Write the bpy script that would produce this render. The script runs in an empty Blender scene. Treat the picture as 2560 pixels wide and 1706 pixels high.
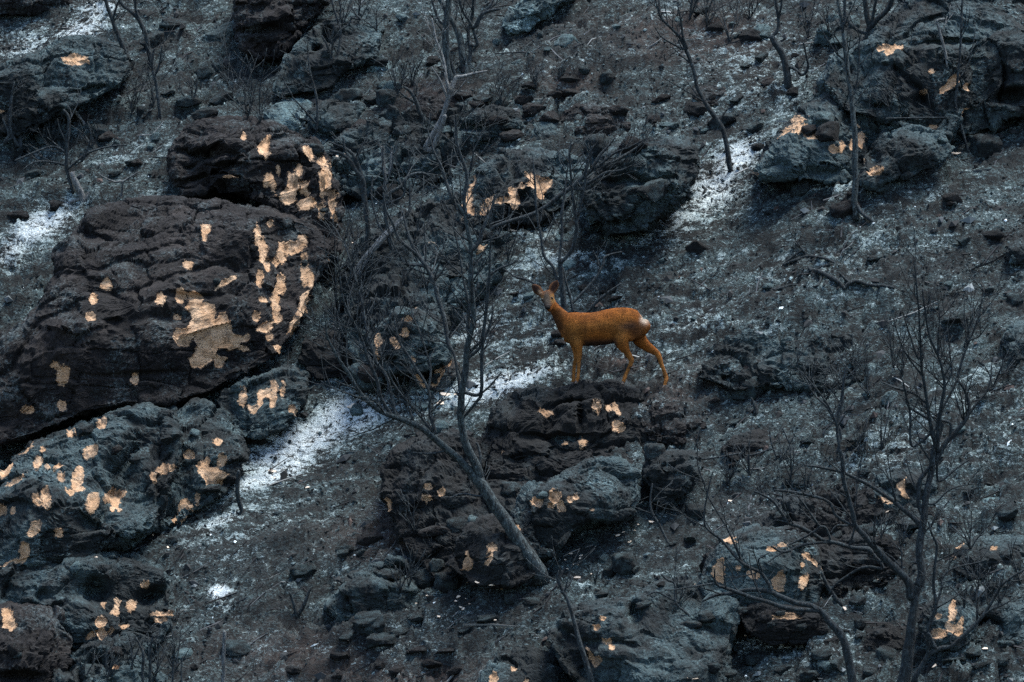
import bpy, math, random
import numpy as np
from mathutils import Vector

rnd = random.Random(7)
nrs = np.random.RandomState(11)
S = bpy.context.scene
COL = S.collection

# ------------------------------------------------------------------ camera, sky, sun, exposure
CAMD, FRAME_W = 70.0, 12.0
cam_d = bpy.data.cameras.new('camera'); cam = bpy.data.objects.new('camera', cam_d); COL.objects.link(cam)
cam.location = (0, -CAMD, 0); cam.rotation_euler = (math.radians(90), 0, 0)
cam_d.sensor_width = 36; cam_d.lens = 36*CAMD/FRAME_W; cam_d.clip_start = 1; cam_d.clip_end = 1000
S.camera = cam
world = bpy.data.worlds.new('World'); S.world = world; world.use_nodes = True
wt = world.node_tree; wt.nodes.clear()
sky = wt.nodes.new('ShaderNodeTexSky'); sky.sky_type = 'NISHITA'; sky.sun_disc = False
SUN_EL, SUN_AZ = 72.0, 70.0           # azimuth measured clockwise from +Y
sky.sun_elevation = math.radians(SUN_EL); sky.sun_rotation = math.radians(SUN_AZ)
sky.air_density = 1.0; sky.dust_density = 1.0; sky.ozone_density = 1.0
bg = wt.nodes.new('ShaderNodeBackground'); bg.inputs['Strength'].default_value = 0.058
wo = wt.nodes.new('ShaderNodeOutputWorld')
wt.links.new(sky.outputs[0], bg.inputs[0]); wt.links.new(bg.outputs[0], wo.inputs[0])
sun_d = bpy.data.lights.new('sun', 'SUN'); sun_d.energy = 1.5; sun_d.angle = math.radians(30); sun_d.color = (1, .985, .955)
sun = bpy.data.objects.new('sun', sun_d); COL.objects.link(sun)
_el, _az = math.radians(SUN_EL), math.radians(SUN_AZ)
sdir = Vector((math.sin(_az)*math.cos(_el), math.cos(_az)*math.cos(_el), math.sin(_el)))
sun.rotation_euler = sdir.to_track_quat('Z', 'Y').to_euler()
S.view_settings.view_transform = 'Standard'; S.view_settings.look = 'None'
S.view_settings.exposure = 2.88; S.view_settings.gamma = 1.0; S.view_settings.use_curve_mapping = False
S.cycles.use_denoising = False

# ------------------------------------------------------------------ noise
_perm = nrs.permutation(256).astype(np.int32); _perm = np.concatenate([_perm, _perm, _perm])
_gr = nrs.normal(size=(256, 3)).astype(np.float32); _gr /= np.linalg.norm(_gr, axis=1)[:, None]
def pn(p):
    """gradient noise, about -0.7..0.7"""
    p = np.asarray(p, np.float32); i = np.floor(p); f = p-i; i = i.astype(np.int32) & 255
    w = f*f*f*(f*(f*6-15)+10); out = np.zeros(len(p), np.float32)
    for dx in (0, 1):
        px = _perm[i[:, 0]+dx]; wx = w[:, 0] if dx else 1-w[:, 0]
        for dy in (0, 1):
            py = _perm[px+i[:, 1]+dy]; wy = wx*(w[:, 1] if dy else 1-w[:, 1])
            for dz in (0, 1):
                g = _gr[_perm[py+i[:, 2]+dz] & 255]
                d = g[:, 0]*(f[:, 0]-dx)+g[:, 1]*(f[:, 1]-dy)+g[:, 2]*(f[:, 2]-dz)
                out += d*wy*(w[:, 2] if dz else 1-w[:, 2])
    return out
def fbm(p, oct=3, gain=.5):
    p = np.asarray(p, np.float32); o = 0; a = 1
    for k in range(oct):
        o = o+a*pn(p+17.3*k); p = p*2.03; a *= gain
    return o
def ridge(p, oct=2):
    p = np.asarray(p, np.float32); o = 0; a = 1
    for k in range(oct):
        o = o+a*(1-2.4*np.abs(pn(p+9.1*k))); p = p*2.1; a *= .5
    return o
_jit = nrs.uniform(.22, .78, size=(256, 3)).astype(np.float32)
def facets(p, scale, off=.10):
    """broken-rock cells: (tilted plane height within each cell, distance to the cell border)"""
    q = np.asarray(p, np.float32)/scale; i = np.floor(q-.5); q1 = np.full(len(q), 9.0, np.float32); q2 = q1.copy(); h = np.zeros(len(q), np.float32)
    ii = i.astype(np.int32) & 255
    for dx in (0, 1):
        for dy in (0, 1):
            for dz in (0, 1):
                k = _perm[(_perm[(_perm[ii[:, 0]+dx]+ii[:, 1]+dy) & 255]+ii[:, 2]+dz) & 255]; v = q-(i+np.array((dx, dy, dz), np.float32)+_jit[k]); d = (v*v).sum(1)
                near = d < q1; q2 = np.where(near, q1, np.minimum(q2, d)); q1 = np.where(near, d, q1); h = np.where(near, (v*_gr[k]).sum(1)+off*_gr[(k+1) & 255][:, 0], h)
    return h*scale, (np.sqrt(q2)-np.sqrt(q1))*scale
def sstep(a, b, x):
    t = np.clip((x-a)/(b-a), 0, 1); return t*t*(3-2*t)

# ------------------------------------------------------------------ picture regions (where things stand along the line of sight)
ZONES = {'O': (0, 0, 1.088), 'A': (0, 0, .38265), 'B': (830, 0, .38265), 'C': (1660, 0, .38265), 'D': (0, 550, .38265),
         'E': (830, 550, .38265), 'F': (1660, 550, .38265), 'G': (0, 1106, .38265), 'H': (830, 1106, .38265),
         'I': (1660, 1106, .38265), 'T': (800, 500, .5742), 'Q': (1280, 660, .21686), 'M': (640, 0, .2742),
         'N': (800, 350, .2742), 'K': (780, 700, .2041), 'L': (1700, 1200, .3655)}
def zp(zone, s):
    ox, oy, k = ZONES[zone]
    return [(ox+k*float(a), oy+k*float(b)) for a, b in (t.split(',')[:2] for t in s.split())]
def zv(zone, s):
    """points with further numbers after x,y (sizes stay in zone units)"""
    ox, oy, k = ZONES[zone]; out = []
    for t in s.split():
        v = [float(q) for q in t.split(',')]
        out.append((ox+k*v[0], oy+k*v[1])+tuple(v[2:]))
    return out
def mpp(y): return FRAME_W/2560*(y+CAMD)/CAMD
def world_at(X, Y, y):
    m = mpp(y); return np.array(((X-1280)*m, y, (853-Y)*m))

# ------------------------------------------------------------------ materials
def new_mat(name):
    m = bpy.data.materials.new(name); m.use_nodes = True; nt = m.node_tree; nt.nodes.clear()
    out = nt.nodes.new('ShaderNodeOutputMaterial'); b = nt.nodes.new('ShaderNodeBsdfPrincipled')
    nt.links.new(b.outputs[0], out.inputs[0]); b.inputs['Roughness'].default_value = .9
    b.inputs['Specular IOR Level'].default_value = .25
    return m, nt, b
class NB:
    """small node builder"""
    def __init__(s, nt, jitter=True):
        s.nt = nt; tc = nt.nodes.new('ShaderNodeTexCoord'); s.co = tc.outputs['Object']
        if jitter:
            oi = nt.nodes.new('ShaderNodeObjectInfo'); mul = nt.nodes.new('ShaderNodeMath'); mul.operation = 'MULTIPLY'
            mul.inputs[1].default_value = 37.0; nt.links.new(oi.outputs['Random'], mul.inputs[0])
            va = nt.nodes.new('ShaderNodeVectorMath'); va.operation = 'ADD'
            nt.links.new(s.co, va.inputs[0]); nt.links.new(mul.outputs[0], va.inputs[1]); s.co = va.outputs[0]
    def noise(s, scale, detail=3, rough=.55, stretch=None, dist=0):
        n = s.nt.nodes.new('ShaderNodeTexNoise'); n.inputs['Scale'].default_value = scale
        n.inputs['Detail'].default_value = detail; n.inputs['Roughness'].default_value = rough; n.inputs['Distortion'].default_value = dist
        co = s.co
        if stretch:
            mp = s.nt.nodes.new('ShaderNodeMapping'); mp.inputs['Scale'].default_value = stretch[0]
            mp.inputs['Rotation'].default_value = stretch[1]; s.nt.links.new(co, mp.inputs['Vector']); co = mp.outputs[0]
        s.nt.links.new(co, n.inputs['Vector']); return n.outputs[0]
    def voro(s, scale):
        n = s.nt.nodes.new('ShaderNodeTexVoronoi'); n.inputs['Scale'].default_value = scale
        s.nt.links.new(s.co, n.inputs['Vector']); return n
    def ramp(s, x, a, b, va=0.0, vb=1.0):
        r = s.nt.nodes.new('ShaderNodeMapRange'); r.interpolation_type = 'SMOOTHSTEP'
        for k, v in zip(('From Min', 'From Max', 'To Min', 'To Max'), (a, b, va, vb)): r.inputs[k].default_value = v
        s.nt.links.new(x, r.inputs['Value']); return r.outputs[0]
    def math(s, op, a, b=None, c=None):
        m = s.nt.nodes.new('ShaderNodeMath'); m.operation = op
        for i, v in enumerate((a, b, c)):
            if v is None: continue
            if isinstance(v, (int, float)): m.inputs[i].default_value = v
            else: s.nt.links.new(v, m.inputs[i])
        return m.outputs[0]
    def mix(s, f, a, b):
        m = s.nt.nodes.new('ShaderNodeMix'); m.data_type = 'RGBA'
        for sock, v in ((m.inputs[0], f), (m.inputs[6], a), (m.inputs[7], b)):
            if isinstance(v, tuple): sock.default_value = (*v, 1)
            elif isinstance(v, (int, float)): sock.default_value = v
            else: s.nt.links.new(v, sock)
        return m.outputs[2]
    def attr(s, name):
        a = s.nt.nodes.new('ShaderNodeAttribute'); a.attribute_name = name; return a
    def bump(s, h, bsdf, strength=.6, dist=.02):
        b = s.nt.nodes.new('ShaderNodeBump'); b.inputs['Strength'].default_value = strength; b.inputs['Distance'].default_value = dist
        s.nt.links.new(h, b.inputs['Height']); s.nt.links.new(b.outputs[0], bsdf.inputs['Normal'])

def rock_material(name, dark, mid, pale, mid_amt=.5, pale_amt=.3):
    m, nt, b = new_mat(name); n = NB(nt)
    big = n.noise(1.1, 4, .6); med = n.noise(5, 5, .65); fine = n.noise(30, 5, .75); grit = n.noise(85, 3, .7)
    f1 = n.ramp(n.math('ADD', n.math('MULTIPLY', big, .65), n.math('MULTIPLY', med, .35)), .62-.30*mid_amt, .82-.36*mid_amt)
    c = n.mix(f1, dark, mid)
    f2 = n.ramp(n.math('ADD', n.math('MULTIPLY', n.noise(2.1, 5, .65), .55), n.math('MULTIPLY', fine, .45)), .66-.25*pale_amt, .78-.2*pale_amt)
    c = n.mix(n.math('MULTIPLY', f2, .75), c, pale)
    spk = n.ramp(n.math('ADD', n.math('MULTIPLY', fine, .5), n.math('MULTIPLY', grit, .5)), .40, .62, .45, 1.6)
    sm = nt.nodes.new('ShaderNodeVectorMath'); sm.operation = 'SCALE'; nt.links.new(c, sm.inputs[0]); nt.links.new(spk, sm.inputs['Scale'])
    c = sm.outputs[0]
    # spalled patches: bare ochre stone, shape carried by the mesh
    sp = n.attr('spall').outputs['Fac']
    wob = n.math('MULTIPLY', n.math('SUBTRACT', n.noise(15, 6, .75), .5), 24.0)
    e = n.math('ADD', n.math('ADD', sp, 2.0), wob)
    edge = n.math('MULTIPLY', n.ramp(e, -.6, 1.0), n.ramp(n.noise(38, 4, .75), .33, .42, .25, 1.0)); edge = n.math('MULTIPLY', edge, n.ramp(n.noise(5.5, 4, .65), .34, .50, .45, 1.0))
    och = n.mix(n.ramp(n.noise(7, 4, .6), .38, .62), (.365, .220, .120), (.49, .330, .205))
    och = n.mix(n.ramp(n.noise(55, 3, .6), .55, .75), och, (.28, .16, .095))
    c2 = n.mix(edge, c, och)
    nt.links.new(c2, b.inputs['Base Color'])
    h = n.math('ADD', n.math('MULTIPLY', fine, 1.0), n.math('MULTIPLY', grit, .45))
    h = n.math('SUBTRACT', h, n.math('MULTIPLY', edge, .25))
    n.bump(h, b, 1.0, .035)
    return m
ROCK = {
 'black':  rock_material('charred_rock', (.0030, .0040, .0043), (.0145, .0212, .0230), (.078, .114, .120), .45, .34),
 'brown':  rock_material('scorched_brown_rock', (.0040, .0036, .0038), (.0175, .0148, .0138), (.054, .074, .078), .5, .62),
 'grey':   rock_material('grey_rock', (.0052, .0088, .0097), (.0315, .053, .0575), (.105, .160, .168), .58, .46),
 'pale':   rock_material('pale_grey_rock', (.022, .037, .040), (.072, .118, .125), (.18, .25, .258), .7, .55),
}
def bark_material(name, a, b_, c_):
    m, nt, b = new_mat(name); n = NB(nt)
    s1 = n.noise(14, 5, .65, ((2.4, 2.4, .7), (0, 0, 0))); s2 = n.noise(60, 3, .6, ((1, 1, .35), (0, 0, 0)))
    c = n.mix(n.ramp(s1, .38, .62), a, b_); c = n.mix(n.ramp(s2, .55, .72, 0, .8), c, c_)
    nt.links.new(c, b.inputs['Base Color']); n.bump(n.math('ADD', s1, n.math('MULTIPLY', s2, .5)), b, 1.0, .045); return m
BARK = {'grey': bark_material('grey_scorched_bark', (.0075, .011, .012), (.036, .051, .054), (.11, .143, .147)),
        'char': bark_material('charred_bark', (.0065, .0095, .011), (.026, .036, .040), (.08, .10, .108)),
        'black': bark_material('black_bark', (.0045, .0068, .0078), (.017, .0255, .029), (.055, .075, .082)),
        'pale': bark_material('ash_grey_bark', (.05, .055, .055), (.12, .13, .13), (.26, .27, .26))}

# ------------------------------------------------------------------ mesh helpers
def mesh_from(name, V, F=None, quads=None, smooth=True):
    me = bpy.data.meshes.new(name); V = np.asarray(V, np.float32)
    me.vertices.add(len(V)); me.vertices.foreach_set('co', V.ravel())
    idx = []; starts = []; tot = 0
    if quads is not None and len(quads):
        q = np.asarray(quads, np.int32); idx.append(q.ravel()); starts.append(np.arange(len(q), dtype=np.int32)*4); tot = q.size
    if F is not None and len(F):
        t = np.asarray(F, np.int32); idx.append(t.ravel()); starts.append(tot+np.arange(len(t), dtype=np.int32)*3)
    idx = np.concatenate(idx); starts = np.concatenate(starts)
    me.loops.add(len(idx)); me.loops.foreach_set('vertex_index', idx)
    me.polygons.add(len(starts)); me.polygons.foreach_set('loop_start', starts)
    me.update(calc_edges=True)
    me.polygons.foreach_set('use_smooth', np.full(len(starts), smooth)); me.update()
    return me
def link(name, me, mat=None, loc=(0, 0, 0), parent=None):
    o = bpy.data.objects.new(name, me); COL.objects.link(o); o.location = loc
    if mat is not None and not me.materials: me.materials.append(mat)
    if parent is not None: o.parent = parent
    return o
def fattr(me, name, vals):
    a = me.attributes.new(name, 'FLOAT', 'POINT'); a.data.foreach_set('value', np.asarray(vals, np.float32))
def tag(o, label=None, cat=None, group=None, kind=None):
    for k, v in (('label', label), ('category', cat), ('group', group), ('kind', kind)):
        if v: o[k] = v
    return o
# ------------------------------------------------------------------ hillside
SLA, SLB = .86, .22
BUMPS = []     # (X, Y, rx px, ry px, height m) mounds and hollows of the slope, added below
def T0(x, y): return SLA*y+SLB*x
def base_hit(X, Y):
    kx, kz = (X-1280)*FRAME_W/2560/CAMD, (853-Y)*FRAME_W/2560/CAMD   # x = kx*(y+D)
    # kz*(y+D) = a*y + b*kx*(y+D)
    d = CAMD; y = (kz*d-SLB*kx*d)/(SLA-kz+SLB*kx); return y
MOUNDS = zv('O', '1900,600,420,150,.22 1750,790,300,70,.30 620,1290,300,80,.18 1450,960,200,60,.12 950,1500,420,90,.2 '
                 '1350,180,380,70,.25 300,420,240,60,.15 2150,1010,260,60,.12 1950,1480,160,60,-.10 700,1050,150,60,-.15 1650,420,70,120,-.22 1180,820,160,50,-.12')
_ML = []
for X, Y, rx, ry, h in MOUNDS:
    y = base_hit(X, Y); x = world_at(X, Y, y)[0]; m = mpp(y)*1.088
    _ML.append((x, y, rx*m, ry*m/SLA, h))
def T(x, y):
    x = np.asarray(x, np.float32); y = np.asarray(y, np.float32); z = T0(x, y)
    for cx, cy, rx, ry, h in _ML:
        z = z+h*np.exp(-((x-cx)/rx)**2-((y-cy)/ry)**2)
    q = np.stack([x.ravel()*.33, y.ravel()*.33, 0*x.ravel()], 1)
    return z+(.30*fbm(q, 2)).reshape(x.shape)
def hit(X, Y):
    """depth y where the line of sight at (X, Y) meets the slope"""
    lo, hi = -14.0, 16.0
    for _ in range(34):
        mid = (lo+hi)/2; p = world_at(X, Y, mid)
        if p[2] > float(T(np.array([p[0]]), np.array([mid]))[0]): lo = mid
        else: hi = mid
    return lo

# ------------------------------------------------------------------ boulders
def poly_sdf(X, Y, poly):
    """signed distance, positive inside"""
    poly = np.asarray(poly, np.float32); d = np.full(X.shape, 1e9, np.float32); ins = np.zeros(X.shape, bool)
    for i in range(len(poly)):
        ax, ay = poly[i-1]; bx, by = poly[i]; ex, ey = bx-ax, by-ay
        t = np.clip(((X-ax)*ex+(Y-ay)*ey)/(ex*ex+ey*ey+1e-9), 0, 1)
        d = np.minimum(d, (X-ax-t*ex)**2+(Y-ay-t*ey)**2)
        cr = ((ay > Y) != (by > Y)) & (X < (bx-ax)*(Y-ay)/(by-ay+1e-12)+ax); ins ^= cr
    d = np.sqrt(d); return np.where(ins, d, -d)
def star_radius(poly, c, n=360):
    poly = np.asarray(poly)-c; th = np.linspace(0, 2*math.pi, n, endpoint=False); R = np.zeros(n)
    for k, t in enumerate(th):
        dx, dy = math.cos(t), math.sin(t); best = 0
        for i in range(len(poly)):
            ax, ay = poly[i-1]; bx, by = poly[i]; ex, ey = bx-ax, by-ay
            den = dx*ey-dy*ex
            if abs(den) < 1e-9: continue
            s = (ax*ey-ay*ex)/den; u = (ax*dy-ay*dx)/den
            if s > 0 and -1e-6 <= u <= 1+1e-6: best = max(best, s)
        R[k] = best
    K = np.array([.1, .2, .4, .2, .1])*1.0
    R = sum(np.roll(R, j-2)*K[j] for j in range(5)); return R
def disk_grid(n):
    g = np.linspace(-1, 1, n); a, b = np.meshgrid(g, g); r = np.zeros_like(a); t = np.zeros_like(a)
    m = np.abs(a) >= np.abs(b)
    with np.errstate(divide='ignore', invalid='ignore'):
        r = np.where(m, a, b); t = np.where(m, math.pi/4*np.nan_to_num(b/a), math.pi/2-math.pi/4*np.nan_to_num(a/b))
    return r*np.cos(t), r*np.sin(t)
ROCKS = []; FOOT = []
def rock(label, zone, outline, mat='grey', cat='rock', name='boulder', y=None, sit=.1, wf=.36, wb=.9, lean=.45, rough=1.0, strata=0.0, sdip=-.3,
         spall='', blobs='', dents='', cracks='', e=.75, res=.0145, group=None, dy=0.0, pits=.5, fz=.62):
    """outline: silhouette; spall: 'zone:poly|...' ; blobs: 'zone:cx,cy,w,h,ang ...|...' bare patches; dents: hollows; cracks: polylines"""
    poly = np.array(zp(zone, outline)); nx_ = np.roll(poly, -1, 0)
    cr = poly[:, 0]*nx_[:, 1]-nx_[:, 0]*poly[:, 1]; A = cr.sum()/2
    c = np.array([((poly[:, 0]+nx_[:, 0])*cr).sum(), ((poly[:, 1]+nx_[:, 1])*cr).sum()])/(6*A)
    w = np.ptp(poly[:, 0]); h = np.ptp(poly[:, 1]); R = star_radius(poly, c)
    bot = c[1]+R[90]
    if y is None: y = hit(c[0], bot-sit*h)
    y += dy; m = mpp(y); size = min(w, h)*m; lean = min(.92, lean+.15); Wf = wf*1.12*size; FOOT.append((world_at(c[0], c[1], y)[0], y, w*m, h*m, size)); Wb = wb*h*m
    n = int(np.clip((math.pi*.8)*max(w, h)*m/2/res*1.1, 14, 330))
    U, V = disk_grid(n); q = np.clip(np.hypot(U, V), 0, 1).ravel(); th = (np.arctan2(V, U) % (2*math.pi)).ravel()
    phi = q*math.radians(138); si, co = np.sin(phi), np.cos(phi)
    s_ = np.abs(si)**e; c_ = np.sign(co)*np.abs(co)**e
    k = th/(2*math.pi)*len(R); k0 = np.floor(k).astype(int) % len(R); f = k-np.floor(k)
    Rr = R[k0]*(1-f)+R[(k0+1) % len(R)]*f
    Rm = np.fft.irfft(np.fft.rfft(R)*(np.arange(len(R)//2+1) <= 2), len(R)); Rl = Rm[k0]*(1-f)+Rm[(k0+1) % len(R)]*f
    bl = sstep(.35, .95, s_); Re = Rl*(1-bl)+Rr*bl
    X = c[0]+s_*Re*np.cos(th); Y = c[1]+s_*Re*np.sin(th)
    cen = world_at(c[0], c[1], y)
    p = np.stack([(X-1280)*m, y-np.where(c_ > 0, c_*Wf, c_*Wb), (853-Y)*m], 1)-cen
    p[:, 1] += lean*p[:, 2]/SLA
    for _ in range(16):                     # flat fracture faces
        nv_ = nrs.normal(0, 1, 3); nv_[1] = -abs(nv_[1])-.9; nv_[2] += .15; nv_ /= np.linalg.norm(nv_)
        sv = p@nv_+.05*size*pn(p/(.45*size)+_*7.7); d_ = sv.max()*nrs.uniform(.74, .97); p = p-nv_[None]*(np.maximum(0, sv-d_)*.93*sstep(1.0, .9, s_))[:, None]
    def normals(p):
        g = p.reshape(n, n, 3); du = np.gradient(g, axis=1); dv = np.gradient(g, axis=0)
        N = np.cross(dv, du).reshape(-1, 3); N /= np.linalg.norm(N, axis=1)[:, None]+1e-9
        if N[(n//2)*n+n//2][1] > 0: N = -N
        return N
    N = normals(p); r0 = size/2; off = rnd.random()*50; P = (p+off).astype(np.float32)
    D = r0*(.20*pn(P/(r0*1.1))+.11*(ridge(P/(r0*.85)+3, 3)-.3)*.8)*rough*.6
    if strata:
        t = (p[:, 2]+sdip*p[:, 0])/(.22*max(r0, .25))+1.2*pn(P/(r0*.7)+9); fr = t-np.floor(t)
        D += strata*.035*r0**.5*(sstep(0, .75, fr)-sstep(.75, 1, fr)-.5)
    D -= D.mean()+.02*r0; p = p+N*D[:, None]; N = normals(p); P = (p+off).astype(np.float32)
    sp = np.full(len(P), -40.0, np.float32); pw = p+cen; mm_ = FRAME_W/2560*(pw[:, 1]+CAMD)/CAMD; Xf = (1280+pw[:, 0]/mm_).astype(np.float32); Yf = (853-pw[:, 2]/mm_).astype(np.float32)
    for s in spall.split('|'):
        if not s: continue
        z, q_ = s.split(':'); sp = np.maximum(sp, poly_sdf(Xf, Yf, zp(z, q_)))
    for s in blobs.split('|'):
        if not s: continue
        z, q_ = s.split(':'); kk = ZONES[z][2]
        for v in zv(z, q_):
            an = math.radians(v[4]) if len(v) > 4 else 0; dx, dy_ = Xf-v[0], Yf-v[1]
            a_, b_ = v[2]*kk/2, v[3]*kk/2
            if an: dx, dy_ = dx*math.cos(an)+dy_*math.sin(an), -dx*math.sin(an)+dy_*math.cos(an)
            sp = np.maximum(sp, (1-np.sqrt((dx/a_)**2+(dy_/b_)**2))*min(a_, b_)+1.5)
    sp = np.where(c_ > -.15, np.clip(sp, -40, 40), -40)
    calm = 1-.78*sstep(-4, 3, sp)
    sc = min(1, r0/.35)
    Pw = P+.10*np.stack([pn(P*3+1), pn(P*3+7), pn(P*3+13)], 1); D = sc*rough*(.040*fbm(Pw*2.6, 2)+.022*(ridge(Pw*3.2+5, 3)-.3)+.012*pn(Pw*8)+.010*pn(P*16)+.010*pn(P*34)+.0025*nrs.normal(size=len(P)))
    Pf = Pw*np.array((1, 1, 1.7), np.float32); fa, fe = facets(Pf, .62*max(sc, .5)); fb, fe2 = facets(Pf+5, .21); fc, _e = facets(Pf+9, .085)
    D += sc*rough*fz*calm*(.22*fa+.20*fb+.20*fc-.05*sstep(.045, 0, fe)-.02*sstep(.02, 0, fe2))
    D = D*(.35+.65*calm); D -= D.mean(); pit = np.clip(pn(P*3.1+21)-.22, 0, 1); D -= sc*pits*.30*pit*pit*3
    pit = np.clip(pn(P*7.5+33)-.2, 0, 1); D -= sc*pits*.16*pit
    front = sstep(-.25, .1, c_)
    dyv = np.zeros(len(P))
    for d in dents.split('|'):
        if not d: continue
        z, s = d.split(':')
        for v in zv(z, s):
            kk = ZONES[z][2]; dyv += v[4]*np.exp(-(((X-v[0])/(v[2]*kk/2))**2+((Y-v[1])/(v[3]*kk/2))**2)**1.5)
    for d in cracks.split('|'):
        if not d: continue
        z, wd, dep, s = d.split(':'); pl = zp(z, s); dist = np.full(len(P), 1e9)
        wx = X+10*pn(P*5+3); wy = Y+10*pn(P*5+8)
        for i in range(len(pl)-1):
            ax, ay = pl[i]; ex, ey = pl[i+1][0]-ax, pl[i+1][1]-ay
            tt = np.clip(((wx-ax)*ex+(wy-ay)*ey)/(ex*ex+ey*ey), 0, 1); dist = np.minimum(dist, np.hypot(wx-ax-tt*ex, wy-ay-tt*ey))
        dyv += float(dep)*np.exp(-(dist/float(wd))**2)
    D -= .014*sstep(-1, 2, sp)
    p = p+N*D[:, None]; p[:, 1] += dyv*front
    aidx = (np.arange(n-1)[:, None]*n+np.arange(n-1)[None]).ravel()
    qd = np.stack([aidx, aidx+1, aidx+n+1, aidx+n], 1)
    # face outwards
    v = p[qd[len(qd)//2+n//2]]
    if np.cross(v[1]-v[0], v[3]-v[0])[1] > 0: qd = qd[:, ::-1]
    me = mesh_from(name, p, quads=qd, smooth=False); fattr(me, 'spall', sp)
    o = link(name, me, ROCK[mat], cen); tag(o, label, cat, group)
    ROCKS.append(o); return o
YD = hit(1662, 968)-.16        # where the deer stands

rock('huge dark boulder at the left with a large leaf-shaped ochre patch', 'O',
     '-70,830 0,790 60,745 110,650 120,570 200,490 300,455 420,452 540,448 640,470 720,490 765,555 748,630 715,700 690,765 650,815 600,845 550,872 500,905 380,935 300,930 200,955 100,1000 0,1020 -80,1000',
     'brown', sit=.08, wf=.34, lean=.42, pits=.3, fz=.5, rough=.95,
     spall='D:1140,710 1180,720 1240,705 1238,670 1260,640 1250,600 1215,578 1240,530 1235,480 1260,465 1300,480 1330,515 1315,545 1345,540 1395,560 1412,610 1405,655 1430,650 1440,610 1470,605 1495,660 1510,720 1525,755 1590,762 1635,735 1637,775 1580,800 1550,830 1510,855 1480,835 1430,835 1410,880 1380,915 1350,935 1310,968 1260,958 1238,910 1280,870 1297,830 1275,780 1297,752 1250,770 1235,822 1170,822 1138,775|'
           'D:1405,962 1408,885 1440,900 1482,908 1450,958|D:1550,822 1600,825 1637,855 1590,860',
     blobs='D:1350,60,55,60 1337,105,25,50 1228,285,55,40 697,418,60,50 610,520,45,55 592,635,48,42 1050,520,58,62 1180,490,52,75 1155,630,38,30 410,1015,70,115,15 360,950,42,35 880,1040,35,52 405,1213,42,52 180,1243,62,38 '
           '1688,120,38,130 1712,195,44,130 1740,300,25,50 1845,215,50,110 1900,185,40,75 1960,155,55,100,20 1805,270,34,55 1690,380,32,72 1830,420,62,110 1990,320,30,140 2030,390,26,80 1805,560,34,150 1800,520,40,60 1985,540,50,110,15 1945,640,40,180,28 1735,700,85,50,-20 1668,630,34,50 1770,25,25,30 2195,170,26,150,14 2160,260,34,70 1830,850,44,26 1820,640,30,40 1760,760,40,40 1720,520,40,22 1480,405,70,14,-30|A:1330,1495,18,40',
     dents='D:560,60,340,70,.22 350,190,120,80,.15 780,640,120,60,.14 1180,600,260,120,.12 1330,440,420,40,.10 250,560,120,70,.12 980,1040,600,60,.08',
     cracks='O:9:.07:130,640 250,600 330,560 420,540|O:8:.06:210,660 330,640 500,590 560,600|O:8:.08:0,860 90,760 200,690')
rock('rounded capstone boulder on top of the huge left boulder, ochre streaks down its right', 'O',
     '395,400 398,330 425,290 500,266 580,272 650,290 720,330 768,380 790,440 792,520 786,600 760,610 735,520 690,500 620,470 540,450 470,452 415,455',
     'brown', sit=.55, wf=.5, lean=.55, strata=1.0, dy=-1.6, pits=.5,
     spall='A:1690,950 1730,920 1745,890 1765,905 1750,980 1767,1000 1740,1038 1722,1012 1690,988|A:1935,1150 1960,1190 2022,1180 2000,1220 2024,1262 1990,1262 1965,1255 1975,1220 1950,1190|N:0,160 40,160 50,200 20,240 0,220|N:95,200 125,210 155,290 140,325 110,320 95,260|N:80,460 120,455 138,520 130,640 155,740 130,740 100,660 80,560',
     blobs='A:1740,1180,28,66,15 1782,1195,30,85,-12 1895,1190,22,80 1925,1230,34,140 1955,1110,20,55 1878,1285,86,90 1995,1335,80,66 2108,1190,26,170 2138,1180,20,90 2015,1000,60,26,45 1590,895,16,32 1820,1105,16,26 2100,1380,28,80 2040,1320,30,60,-30 1500,1160,30,10|N:60,360,22,130 20,380,22,160 18,650,36,110',
     dents='A:1300,990,300,60,.28 1400,1020,260,40,.2 1250,1200,200,50,.18 1450,1090,300,40,.16 1560,1280,300,40,.2 1850,905,160,30,.12 1210,970,80,60,.16',
     cracks='A:7:.16:1180,1080 1300,1000 1430,985 1560,1005|A:7:.14:1170,1220 1330,1190 1500,1100 1600,1030|A:6:.12:1380,1230 1480,1170 1600,1160')
rock('dark grey boulder at the lower left edge scattered with many small ochre patches', 'O',
     '-60,1110 0,1085 60,1022 150,985 230,950 330,920 392,945 404,1040 392,1130 360,1205 290,1252 200,1287 100,1295 0,1310 -70,1290', 'grey', sit=.1, wf=.38, lean=.5, dy=-.25,
     spall='G:675,370 690,335 715,320 720,295 735,320 750,345 775,310 825,320 800,345 775,350 780,390 770,410 797,432 780,447 755,415 745,447 728,440 740,390 715,370 690,390|D:635,1350 660,1320 695,1318 690,1366 655,1366|G:10,225 40,110 70,85 95,100 90,170 50,220 15,240',
     blobs='G:160,40,95,30,-38 595,55,84,66 565,80,34,40 245,128,42,62,20 382,148,36,22 400,232,34,52 515,210,50,100 488,245,28,60 508,298,58,44 462,325,46,40 250,380,46,50 302,370,48,80 310,410,30,40 610,390,68,112,12 15,445,46,52 88,452,22,26 225,560,62,105,35 158,705,58,86 145,760,34,42 52,805,46,110,58 388,580,30,18 378,608,22,12 1078,170,96,42,-12 1000,220,28,48 100,250,64,16,-40 305,150,16,18 280,40,16,16|D:455,1388,22,42 510,1375,32,20,-30 275,1500,16,12',
     dents='O:300,1060,90,110,.22 330,990,70,60,.16 220,1190,60,60,.16 290,1110,40,40,.16 360,1130,40,90,.1', cracks='O:9:.16:240,1210 265,1130 285,1060 330,1000|O:7:.12:365,1210 380,1130 390,1040')
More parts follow.
